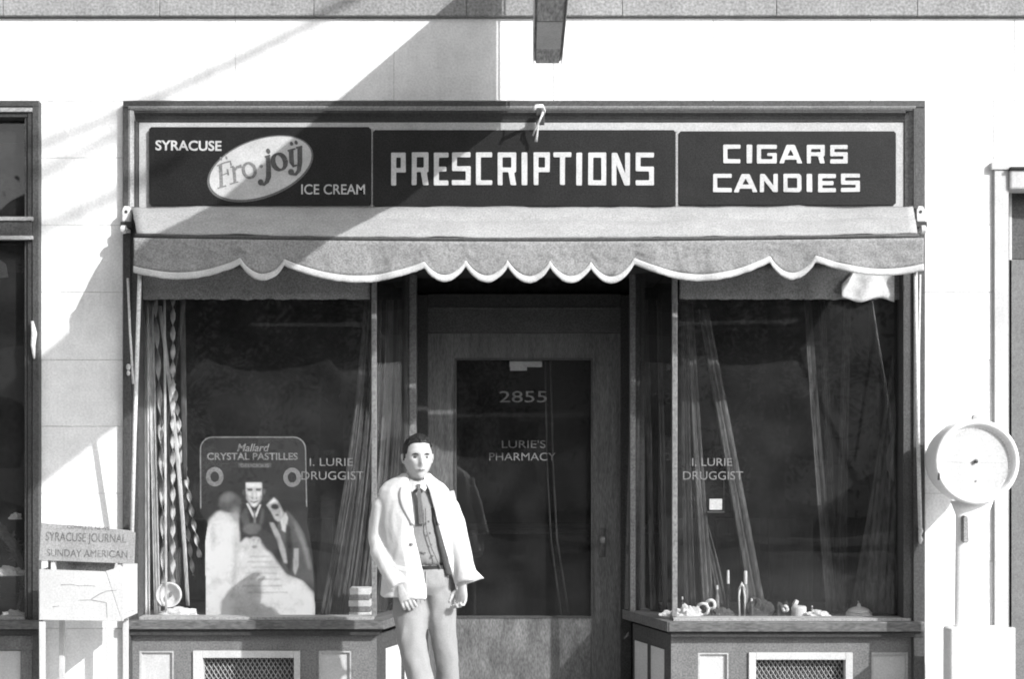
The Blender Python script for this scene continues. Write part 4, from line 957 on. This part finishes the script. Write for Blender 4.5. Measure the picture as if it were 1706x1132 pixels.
cloth_lump('crepe_tangle', 1305, 1033, .26, 24, 30, 31, M_cardg, 'dark rounded bundle beside the white jar', 'crepe')
for px, py, r, lb in ((1171, 1016, 9, 'pale looped ring leaning beside the cloth pile'), (1184, 1008, 7, 'smaller pale ring leaning against the looped one'), (1308, 1015, 4, 'tiny white ring on the dark bundle')):
    c = P(px, py, .18); k = r*(D)/F
    o = obj('ring', MB().tube([c+Vector((k*math.cos(a), .01*math.sin(3*a), k*1.1*math.sin(a))) for a in [2*PI*i/20 for i in range(21)]], .0095, 8), M_cardw, None, smooth=True); tag(o, lb, 'ring')
JR = thing('jar', 'squat white jar with its lid tipped open on the window floor', 'jar', P(1331, 1031, .2))
c = P(1331, 1031, .2); c.z = zfl
obj('body', MB().lathe(c, [(.038, 0), (.045, .008), (.045, .058), (.04, .066)], 20), M_cardw, JR, smooth=False)
obj('lid', MB().tube([c+Vector((-.03, 0, .088)), c+Vector((-.012, 0, .078))], .022, 14), M_cardw, JR)
DS = thing('lidded_dish', 'low white dish with a domed lid near the streamer fan', 'dish', P(1431, 1031, .17))
c = P(1431, 1031, .17); c.z = zfl
obj('dish', MB().lathe(c, [(.06, 0), (.078, .012), (.078, .03), (.07, .034)], 24), M_white, DS, smooth=False)
obj('lid', MB().lathe(c, [(.072, .035), (.06, .05), (.035, .062), (.012, .068), (.010, .082), (.004, .088)], 24), M_white, DS, smooth=True)
o = obj('price_card', MB().pbox(1182, 1203, 832, 850, .28, .282), M_cardw); tag(o, 'small pale card hanging below the window lettering', 'card')
CH = thing('card_shelf', 'thin line shelf under the small hanging card', 'shelf', P(1192, 853, .27)); obj('shelf', MB().pbox(1179, 1207, 853, 855, .27, .33), M_cardg, CH); obj('cord', MB().tube([P(1206, 853, .285), P(1206, 790, .285)], .0014, 5), M_cardg, CH)
# crumpled white sheet standing in for glare at the head of the right window
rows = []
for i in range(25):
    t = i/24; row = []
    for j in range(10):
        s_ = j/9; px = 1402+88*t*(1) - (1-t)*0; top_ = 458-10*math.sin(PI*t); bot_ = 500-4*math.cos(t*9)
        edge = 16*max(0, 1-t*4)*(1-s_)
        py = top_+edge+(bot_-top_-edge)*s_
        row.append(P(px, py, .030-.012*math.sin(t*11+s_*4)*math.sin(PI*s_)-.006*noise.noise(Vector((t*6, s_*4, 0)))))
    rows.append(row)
o = shell('glare_drape', rows, M_paper, None, .001); tag(o, 'crumpled white sheet added for the glare at the top corner of the window by the scale', 'paper')
# door glass reflections put in as a card and cords, then the shop counter
o = obj('door_reflection', MB().pbox(849, 903, 602, 612, yd+.035, yd+.037).pbox(850, 878, 612, 618, yd+.0352, yd+.0368), M_cardw); tag(o, 'small pale notice put in as a card at the top of the door glass', 'reflection')
for i, (a, b, c_, lb) in enumerate(((908, 912, 935, 'thin pale cord added for a streamer reflected in the door glass nearer the man'), (917, 922, 948, 'second pale cord added for a streamer reflected in the door glass'))):
    o = obj('reflected_streamer', MB().tube([P(a, 602, yd+.10), P(b, 790, yd+.10), P(b+6, 900, yd+.12), P(c_, 1026, yd+.14)], .006, 6), M_cardg, None, smooth=True); tag(o, lb, 'cord', 'cords added for reflected streamers in the door glass')
SFG = thing('shop_counter', 'dark wooden counter standing inside the shop beyond the door', 'counter', (.2, 3.2, .03))
obj('body', MB().box(-1.2, 1.3, 3.2, 3.8, .03, .95), M_backp, SFG, .01); obj('top', MB().box(-1.25, 1.35, 3.15, 3.85, .952, .99), M_cardg, SFG, .005)

# ------------------------------------------------------------------ the man
ym = -.75; Km = (D+ym)/F
def W(px, py, dy=0.0):      # a point on the man: dy in metres, positive = farther from the street
    return Vector(((px-CX)*Km, ym+dy, EYE+(CY-py)*Km))
MN = thing('person', 'man in an open white jacket, vest and pale trousers standing before the entry', 'person', (W(700, 0).x, ym, .014))
def remesh(o, vox, smooth=2, rem=True):
    if rem:
        r_ = o.modifiers.new('r', 'REMESH'); r_.mode = 'VOXEL'; r_.voxel_size = vox; r_.use_smooth_shade = True
    if smooth:
        s_ = o.modifiers.new('s', 'SMOOTH'); s_.iterations = smooth; s_.factor = .5
    dgp = bpy.context.evaluated_depsgraph_get(); dgp.update(); me = bpy.data.meshes.new_from_object(o.evaluated_get(dgp)); mm = o.data.materials[0]
    o.modifiers.clear(); o.data = me
    if not me.materials: me.materials.append(mm)
    for p in me.polygons: p.use_smooth = True
    return o
def cloth_noise(o, amp, fr, seed=0, vert=1.0, zlo=None):
    me = o.data
    me.update()
    nn = [v.normal.copy() for v in me.vertices]
    for v, n in zip(me.vertices, nn):
        p = Vector((v.co.x*fr, v.co.y*fr, v.co.z*fr*vert))+Vector((seed, seed, 0))
        a = noise.noise(p); r_ = (1-abs(noise.noise(p*.8+Vector((3, 1, 2))))*2.2)
        v.co += n*amp*(a*.7+r_*.5-.2)
body = MB()
hc = W(696, 764)                      # head centre
yaw = math.radians(16)
def headfn(p):
    x, y, z = p.x, p.y, p.z           # y<0 is the face
    sx = .0755; sy = .096; sz = .122
    if z < 0: sx *= 1-.34*(-z)**1.5; 
    q_ = Vector((x*sx, y*sy, z*sz))
    f = max(0, -y)
    if z < -.2 and y > 0: q_.y *= 1-.45*min(1, (-z-.2)/.8); 
    if z < -.45: q_.y -= .010*f
    # flatten the face front
    if y < 0: q_.y = -(abs(y)**.85)*sy
    # nose
    nx = math.exp(-(x/.16)**2); nz = math.exp(-((z+.16)/.20)**2)*(1.0 if z < -.16 else .9); q_.y -= .024*nx*nz*f
    q_.y -= .008*math.exp(-(x/.12)**2)*math.exp(-((z-.05)/.2)**2)*f
    # sockets
    for sgn in (-1, 1): q_.y += .013*math.exp(-((x-sgn*.40)/.19)**2)*math.exp(-((z-.06)/.10)**2)*f
    # brow, cheekbones, lips, chin
    q_.y -= .006*math.exp(-(x/.6)**2)*math.exp(-((z-.25)/.09)**2)*f
    for sgn in (-1, 1): q_.y -= .006*math.exp(-((x-sgn*.55)/.22)**2)*math.exp(-((z+.15)/.16)**2)*f
    q_.y -= .007*math.exp(-(x/.28)**2)*math.exp(-((z+.50)/.07)**2)*f
    q_.y += .004*math.exp(-(x/.3)**2)*math.exp(-((z+.60)/.05)**2)*f
    q_.y -= .010*math.exp(-(x/.3)**2)*math.exp(-((z+.83)/.14)**2)*f
    c_, s_ = math.cos(yaw), math.sin(yaw)
    return Vector((hc.x+q_.x*c_-q_.y*s_, hc.y+q_.x*s_+q_.y*c_, hc.z+q_.z))
body.sphere((0, 0, 0), 1, 56, 44, headfn)
def hp(x, y, z):     # head-local metres -> world
    c_, s_ = math.cos(yaw), math.sin(yaw); return Vector((hc.x+x*c_-y*s_, hc.y+x*s_+y*c_, hc.z+z))
for sg in (-1, 1):
    body.tube([hp(sg*.070, .010, .018), hp(sg*.080, .014, .018), hp(sg*.081, .014, .0), hp(sg*.076, .008, -.024), hp(sg*.070, .004, -.026)], [.007, .009, .008, .007, .005], 8)
    body.sphere(hp(sg*.072, .010, 0), (.008, .014, .022), 8, 6)
body.tube([hp(0, .02, -.05), W(694, 800, .02), W(693, 818, .035)], [.052, .054, .062], 20)
# trunk
def trunk(mb, spec, n=28):
    rows = []
    for cx_, py_, rx_, ry_, dy in spec:
        c_ = W(cx_, py_, dy); rows.append([c_+Vector((rx_*math.cos(2*PI*j/n), ry_*math.sin(2*PI*j/n), 0)) for j in range(n)])
    mb.grid(rows, True, True)
trunk(body, [(694, 806, .06, .055, .03), (692, 815, .13, .075, .03), (690, 830, .17, .095, .03), (692, 870, .165, .105, .03), (698, 920, .14, .095, .03), (703, 950, .125, .085, .03), (704, 980, .115, .075, .03)])
# arms (skin)
shl, shr = W(643, 824, .02), W(741, 822, .03)
ell_, elr = W(637, 905, .04), W(765, 905, .02)
wrl, wrr = W(672, 972, -.10), W(770, 975, -.03)
body.tube([shl, (shl+ell_)/2, ell_, (ell_+wrl)/2, wrl], [.05, .045, .038, .036, .026], 14)
body.tube([shr, (shr+elr)/2, elr, (elr+wrr)/2, wrr], [.05, .045, .038, .036, .026], 14)
def hand(mb, wr, dirv, side, palmn, curl, thumb_side):
    """wr wrist, dirv pointing from wrist to knuckles, side = across the palm, palmn = palm facing"""
    d = Vector(dirv).normalized(); s_ = Vector(side).normalized(); s_ = (s_-d*s_.dot(d)).normalized(); n = d.cross(s_).normalized()
    if n.dot(Vector(palmn)) < 0: n = -n
    mb.tube([wr-d*.02, wr+d*.02, wr+d*.055, wr+d*.088], [(.026, .019), (.033, .018), (.041, .016), (.039, .012)], 14, up=tuple(n))
    for i, (o_, L_, r_) in enumerate(((-.030, .066, .0078), (-.010, .078, .0088), (.011, .074, .0090), (.031, .066, .0086))):
        o2 = o_*thumb_side; b = wr+d*.080+s_*o2; a = curl*(1.2-.1*i); p0 = b; pts = [b-d*.02, b]; ang = a*.35
        for seg, fr in enumerate((.45, .32, .26)):
            v = d*math.cos(ang)+n*math.sin(ang)+s_*o2*.9; p0 = p0+v.normalized()*L_*fr; pts.append(p0); ang += a*.75
        mb.tube(pts, [r_*1.05, r_*1.1, r_, r_*.95, r_*.78], 8)
    b = wr+d*.022+s_*.026*thumb_side; v1 = (d*.62+s_*.75*thumb_side+n*.35).normalized(); v2 = (d*.92+s_*.20*thumb_side+n*.3).normalized()
    mb.tube([b-v1*.012, b, b+v1*.034, b+v1*.034+v2*.030, b+v1*.034+v2*.052], [.012, .0135, .0115, .0102, .0078], 8)
hand(body, wrl, W(684, 1004, -.13)-wrl, (1, -.15, .1), (0, 1, 0), .75, 1)
hand(body, wrr, W(769, 1006, -.05)-wrr, (.75, -.65, 0), (-.7, -.4, 0), 1.15, -1)
# legs under trousers down to the feet
ft = .014
body.tube([W(684, 1000, .03), W(685, 1060, -.02), W(697, 1130, -.05), W(700, 1200, .0), W(700, 1255, .03)], [.06, .05, .042, .038, .032], 14)
body.tube([W(731, 1000, .04), W(738, 1060, .05), W(742, 1130, .10), W(744, 1200, .15), W(744, 1255, .16)], [.06, .05, .042, .038, .032], 14)
bo = obj('body', body, M_skin, MN); remesh(bo, .0042, 1)
# eyes, brows, mouth
mb = MB()
for sg in (-1, 1): mb.sphere(hp(sg*.031, -.0815, .006), (.0105, .006, .0046), 10, 6)
obj('eyes', mb, M_eye, MN, smooth=True)
mb = MB()
for sg in (-1, 1): mb.tube([hp(sg*.015, -.094, .021), hp(sg*.031, -.0935, .026), hp(sg*.047, -.083, .021)], [.0028, .0036, .002], 6)
obj('eyebrows', mb, M_hair, MN)
obj('mouth', MB().tube([hp(-.021, -.0855, -.060), hp(-.010, -.0955, -.058), hp(0, -.0975, -.060), hp(.010, -.0955, -.058), hp(.021, -.0855, -.060)], [.001, .0028, .0032, .0028, .001], 6), M_lip, MN, smooth=True)
# hair
hm = MB()
def hairfn(p):
    x, y, z = p.x, p.y, p.z
    k = 1.0
    lim = .55+.03*math.sin(x*3+1) if y < -.35 else (.56-.75*(y+.35))
    if abs(x) > .74 and y > -.5: lim = min(lim, .50-2.6*(abs(x)-.74))
    lim = max(lim, -.30)
    zz = max(z, lim) if z < lim else z
    sx, sy, sz = .0785, .101, .130
    if z < lim:           # tuck the underside into the skull
        sx, sy = .060, .074; zz = lim
    m_ = 1+.09*noise.noise(Vector((x*5, y*9, z*2)))
    q_ = Vector((x*sx*m_, y*sy*m_, zz*sz*m_+(.012*max(0, -y)*max(0, z) if z > lim else 0)))
    if z > .3: q_.x -= .006*math.sin(x*7)
    return hp(q_.x, q_.y, q_.z)
hm.sphere((0, 0, 0), 1, 40, 34, hairfn)
for i in range(90):   # combed locks
    x_ = random.uniform(-.060, .060); y_ = random.uniform(-.060, .04); 
    zt = .128*math.sqrt(max(.05, 1-(x_/.082)**2-(y_/.106)**2))
    pts = [hp(x_, y_-.014, zt-.012), hp(x_+.006, y_, zt+.004), hp(x_+.012, y_+.03, zt+.004), hp(x_+.014, y_+.055, zt-.006)]
    hm.tube(pts, [.0012, .0036, .0036, .0012], 5)
obj('hair', hm, M_hair, MN, smooth=True)
# vest / shirt front
vm = MB()
trunk(vm, [(694, 812, .075, .07, .03), (692, 822, .155, .098, .03), (691, 850, .172, .112, .03), (695, 890, .165, .112, .03), (702, 925, .152, .108, .03), (706, 947, .152, .108, .03)], 36)
vo = obj('vest', vm, M_shirt, MN, smooth=True); sb = vo.modifiers.new('sub', 'SUBSURF'); sb.levels = 2; sb.render_levels = 2; remesh(vo, 0, 0, False); cloth_noise(vo, .007, 12, 3)
# vest opening edge and pocket welt
obj('vest_edge', MB().tube([W(711, 846, -.091), W(712, 880, -.091), W(721, 912, -.088), W(736, 946, -.080)], .0028, 6), M_tie, MN)
obj('vest_pocket', MB().tube([W(702, 918, -.090), W(712, 920, -.089)], .003, 6), M_tie, MN)
# collar and tie
obj('collar', MB().grid([[W(a, b, c_) for a, b, c_ in r_] for r_ in ([(682, 797, -.02), (690, 801, -.055), (699, 804, -.060), (707, 800, -.050), (712, 795, 0)], [(678, 806, -.03), (688, 820, -.085), (699, 810, -.080), (710, 818, -.078), (716, 804, -.02)])]), M_collar, MN, smooth=True)
obj('tie', MB().hexa([W(697, 806, -.085), W(703, 806, -.085), W(703, 806, -.070), W(697, 806, -.070)], [W(698, 816, -.095), W(702, 816, -.095), W(702, 816, -.075), W(698, 816, -.075)]).hexa([W(697, 816.5, -.094), W(703, 816.5, -.094), W(703, 816.5, -.085), W(697, 816.5, -.085)], [W(700, 872, -.101), W(710, 872, -.101), W(710, 872, -.092), W(700, 872, -.092)]), M_tie, MN, .002)
for i in range(4): obj('vest_button', MB().sphere(W(716+i*2.2, 868+i*19, -.094+.003*i), (.006, .004, .006), 8, 6), M_tie, MN)
for px_, py_ in ((689, 905), (691, 938)): obj('jacket_button', MB().sphere(W(px_-1, py_, -.115), (.009, .004, .009), 10, 6), M_cardm, MN)
obj('pocket_flap', MB().hexa([W(655, 948, -.098), W(680, 950, -.121), W(680, 950, -.112), W(655, 948, -.088)], [W(655, 940, -.098), W(680, 942, -.121), W(680, 942, -.112), W(655, 940, -.088)]), M_jacket, MN, .002)
obj('fly_fold', MB().tube([W(712, 950, -.090), W(712, 975, -.088), W(709, 1000, -.075)], [.003, .004, .002], 6), M_trous, MN, smooth=True)
# trousers: waist block and two legs, fused
tm = MB()
trunk(tm, [(706, 943, .152, .112, .03), (706, 955, .158, .115, .03), (705, 975, .158, .112, .03), (705, 992, .12, .085, .03)], 30)
tm.tube([W(683, 975, .03), W(684, 1020, .01), W(686, 1065, -.03), W(697, 1110, -.06), W(703, 1140, -.055), W(704, 1200, -.01), W(703, 1250, .02)], [.088, .092, .077, .063, .062, .062, .062], 22)
tm.tube([W(728, 975, .04), W(732, 1020, .04), W(738, 1065, .05), W(743, 1110, .09), W(744, 1140, .12), W(745, 1200, .15), W(745, 1248, .16)], [.086, .083, .070, .063, .062, .062, .062], 22)
to = obj('trousers', tm, M_trous, MN); remesh(to, .009, 4); cloth_noise(to, .016, 8, 8, .35); cloth_noise(to, .007, 19, 3, .6)
obj('belt', MB().grid([[W(706, py_, .03)+Vector(((.160)*math.cos(2*PI*j/40), (.119)*math.sin(2*PI*j/40), 0)) for j in range(40)] for py_ in (941, 947)], True), M_leather, MN, smooth=True)
# shoes
for a, b, dy, nm in ((703, 1262, .03, 0), (745, 1262, .18, 1)):
    c_ = W(a, b, dy); c_.z = ft
    sh = MB(); prof = [(-.08, .030, .035, .060), (-.05, .036, .040, .085), (.0, .038, .030, .075), (.06, .045, .026, .055), (.12, .047, .022, .042), (.165, .035, .018, .034), (.185, .012, .012, .02)]
    rows = []
    for yy, rx_, _, hh in prof:
        rows.append([(c_.x+rx_*math.cos(2*PI*j/16)+yy*-.12, c_.y-yy, c_.z+.003+max(0, (.5+.5*math.sin(2*PI*j/16)))*hh) for j in range(16)])
    sh.grid(rows, True, True); obj('shoe', sh, M_leather, MN, smooth=True)
# jacket: open shell (hem to collar), front gap widening downward
jr = []
spec = [  # cx, py, rx, ry, dy, angle of viewer-left front edge, viewer-right front edge (deg from -y axis; + = viewer right)
 (692, 791, .060, .058, .045, -34, 40), (691, 797, .082, .066, .04, -22, 34), (690, 803, .115, .080, .035, -12, 28), (690, 809, .150, .092, .035, -7, 28), (690, 818, .176, .106, .035, -5, 29), (690, 832, .188, .118, .035, -3, 31), (691, 850, .190, .126, .035, -2, 35),
 (692, 874, .190, .132, .035, 0, 40), (694, 902, .190, .137, .035, 2, 47), (698, 930, .192, .142, .035, 4, 52), (700, 955, .197, .150, .035, 7, 58), (702, 978, .206, .156, .035, 9, 62), (703, 994, .214, .160, .035, 8, 66)]
for cx_, py_, rx_, ry_, dy, a0, a1 in spec:
    row = []; n = 64
    for j in range(n+1):
        a = math.radians(a1+(360+a0-a1)*j/n)      # from right edge round the back to the left edge
        row.append(W(cx_, py_, dy)+Vector((rx_*math.sin(a), -ry_*math.cos(a), 0)))
    jr.append(row)
# refine rows by interpolation
rr_ = []
for a, b in zip(jr, jr[1:]):
    for k in range(4): t = k/4; rr_.append([p.lerp(q_, t) for p, q_ in zip(a, b)])
rr_.append(jr[-1])
jk = MB().grid(rr_)
jo = obj('jacket', jk, M_jacket, MN, smooth=True)
so = jo.modifiers.new('thick', 'SOLIDIFY'); so.thickness = .016; so.offset = .3
remesh(jo, 0, 0, False)
sl = MB()
sl.tube([W(674, 832, .035), W(650, 830, .03), W(638, 846, .03), W(632, 870, .035), W(630, 896, .04), W(636, 920, .0), W(650, 946, -.05), W(662, 964, -.085), W(668, 974, -.10)], [.050, .066, .064, .060, .058, .057, .053, .050, .050], 26)
sl.tube([W(712, 832, .035), W(734, 829, .03), W(746, 846, .03), W(756, 872, .03), W(763, 900, .02), W(770, 928, .0), W(776, 952, -.02), W(779, 968, -.03)], [.050, .062, .060, .056, .055, .056, .060, .064], 26)
off = MN['_off']
bm = bmesh.new(); bm.from_mesh(jo.data)
vs = [bm.verts.new((v[0]-off[0], v[1]-off[1], v[2]-off[2])) for v in sl.v]
for f in sl.f: bm.faces.new([vs[k] for k in f])
bmesh.ops.recalc_face_normals(bm, faces=bm.faces); bm.to_mesh(jo.data); bm.free()
remesh(jo, .0058, 4); cloth_noise(jo, .009, 9, 2, .35); cloth_noise(jo, .003, 26, 6, .5)
# lapels: strips lying along the two front edges
def edge_pt(py_, side, inset, outw):
    for a, b in zip(spec, spec[1:]):
        if a[1] <= py_ <= b[1]:
            t = (py_-a[1])/(b[1]-a[1]); v = [a[k]+(b[k]-a[k])*t for k in range(7)]; break
    ang = math.radians((v[5] if side < 0 else v[6])+side*inset)
    return W(v[0], py_, v[4])+Vector(((v[2]+outw)*math.sin(ang), -(v[3]+outw)*math.cos(ang), 0))
rows = [[edge_pt(846+112*i/20, 1, -(3+7*(i/20)**.8)*(1-s_)-.5+1.5*noise.noise(Vector((i*.4, s_, 0))), .004-.012*(1-s_)) for s_ in (0, .5, 1)] for i in range(21)]
ln = obj('jacket_lining', MB().grid(rows), M_lining, MN, smooth=True); so = ln.modifiers.new('thick', 'SOLIDIFY'); so.thickness = .003; so.offset = 0
for side in (-1, 1):
    rows = []
    for i in range(15):
        t = i/14; py_ = 793+80*t; wd_ = 4+15*math.sin(PI*min(1, t*1.05)**.8)*(1 if t < .98 else .6)
        rows.append([edge_pt(py_, side, wd_*s_-1.5*(1-s_), .011+.003*math.sin(PI*s_*.8+.4)) for s_ in (0, .25, .5, .75, 1)])
    lo = obj('lapel', MB().grid(rows), M_jacket, MN, smooth=True); so = lo.modifiers.new('thick', 'SOLIDIFY'); so.thickness = .004; so.offset = 0
# flared jacket skirt blown out behind the viewer-right sleeve
rows = []
for i in range(13):
    t = i/12
    rows.append([W(752+6*t+(12+36*t**1.6)*s_, 905+(76-16*s_)*t, .05-.03*s_+.015*math.sin(5*s_+t*3)) for s_ in [k/10 for k in range(11)]])
fl = obj('jacket_skirt', MB().grid(rows), M_jacket, MN, smooth=True); so = fl.modifiers.new('thick', 'SOLIDIFY'); so.thickness = .004

# ------------------------------------------------------------------ across the street (seen only as reflections)
def tree(x, y, h, r, label, seed):
    rnd_ = random.Random(seed); t = thing('street_tree', label, 'tree', (x, y, 0), 'street trees on the far side')
    tr = MB(); tr.tube([(x, y, 0), (x+.1, y, h*.25), (x, y+.1, h*.5), (x+.1, y, h*.8)], [.24, .18, .13, .04], 10)
    for k in range(9):
        a = rnd_.random()*2*PI; z_ = h*(.35+.05*k); L_ = r*(.9-.05*k)
        tr.tube([(x, y, z_), (x+L_*.5*math.cos(a), y+L_*.5*math.sin(a), z_+L_*.3), (x+L_*math.cos(a), y+L_*math.sin(a), z_+L_*.7)], [.07, .045, .015], 6)
    obj('trunk', tr, M_bark, t, smooth=True); cr = MB()
    cl = [(Vector([rnd_.gauss(0, 1) for _ in range(3)]).normalized()*(rnd_.random()**.4), rnd_.uniform(.35, .7)) for _ in range(60)]
    for c0, s_ in cl:
        cc = Vector((x+c0.x*r, y+c0.y*r*.6, h*.50+c0.z*h*.45))
        for k in range(130):
            p = cc+Vector([rnd_.gauss(0, .5) for _ in range(3)])*s_*r*.5; d = Vector([rnd_.gauss(0, 1) for _ in range(3)]).normalized()*.075; e = d.orthogonal().normalized()*.04
            n = len(cr.v); cr.v += [tuple(p-d), tuple(p+e), tuple(p+d), tuple(p-e)]; cr.f.append((n, n+1, n+2, n+3))
    obj('crown', cr, M_leaf, t)
tree(4.5, -17.0, 8.5, 3.2, 'leafy street tree opposite the window by the scale', 1)
tree(-6.5, -17.5, 8.0, 3.0, 'leafy street tree opposite the newspaper rack', 2)
tree(10.5, -18, 9.0, 3.4, 'tallest leafy street tree across the road', 3)
tree(-2.2, -18.5, 9.0, 3.2, 'narrow street tree opposite the shop entry', 4)
def house(x, w_, h_, label):
    t = thing('house', label, 'house', (x, -26, 0), 'houses across the street')
    obj('wall', MB().box(x-w_/2, x+w_/2, -32, -26, 0, h_), M_house, t)
    obj('roof', MB().prism([(x-w_/2-.4, h_+.01), (x+w_/2+.4, h_+.01), (x, h_+2.6)], -32.4, -25.6), M_trim, t)
    for i in (-1, 0, 1):
        for z_ in (1.2, 4.2):
            if i == 0 and z_ < 2: continue
            wn = obj('window', MB().box(x+i*w_*.3-.5, x+i*w_*.3+.5, -25.99, -25.94, z_, z_+1.5), M_housed, t)
    obj('door', MB().box(x-.5, x+.5, -25.99, -25.94, 0, 2.1), M_door, t)
house(-10, 9.6, 6.4, 'broad pale clapboard house opposite the newspaper rack'); house(0, 9.2, 6.8, 'pale clapboard house opposite the entry'); house(10, 9.6, 6.2, 'pale clapboard house opposite the scale'); house(20, 8, 6.6, 'pale clapboard house farthest along the street')

for o in bpy.data.objects:
    if '_off' in o: del o['_off']
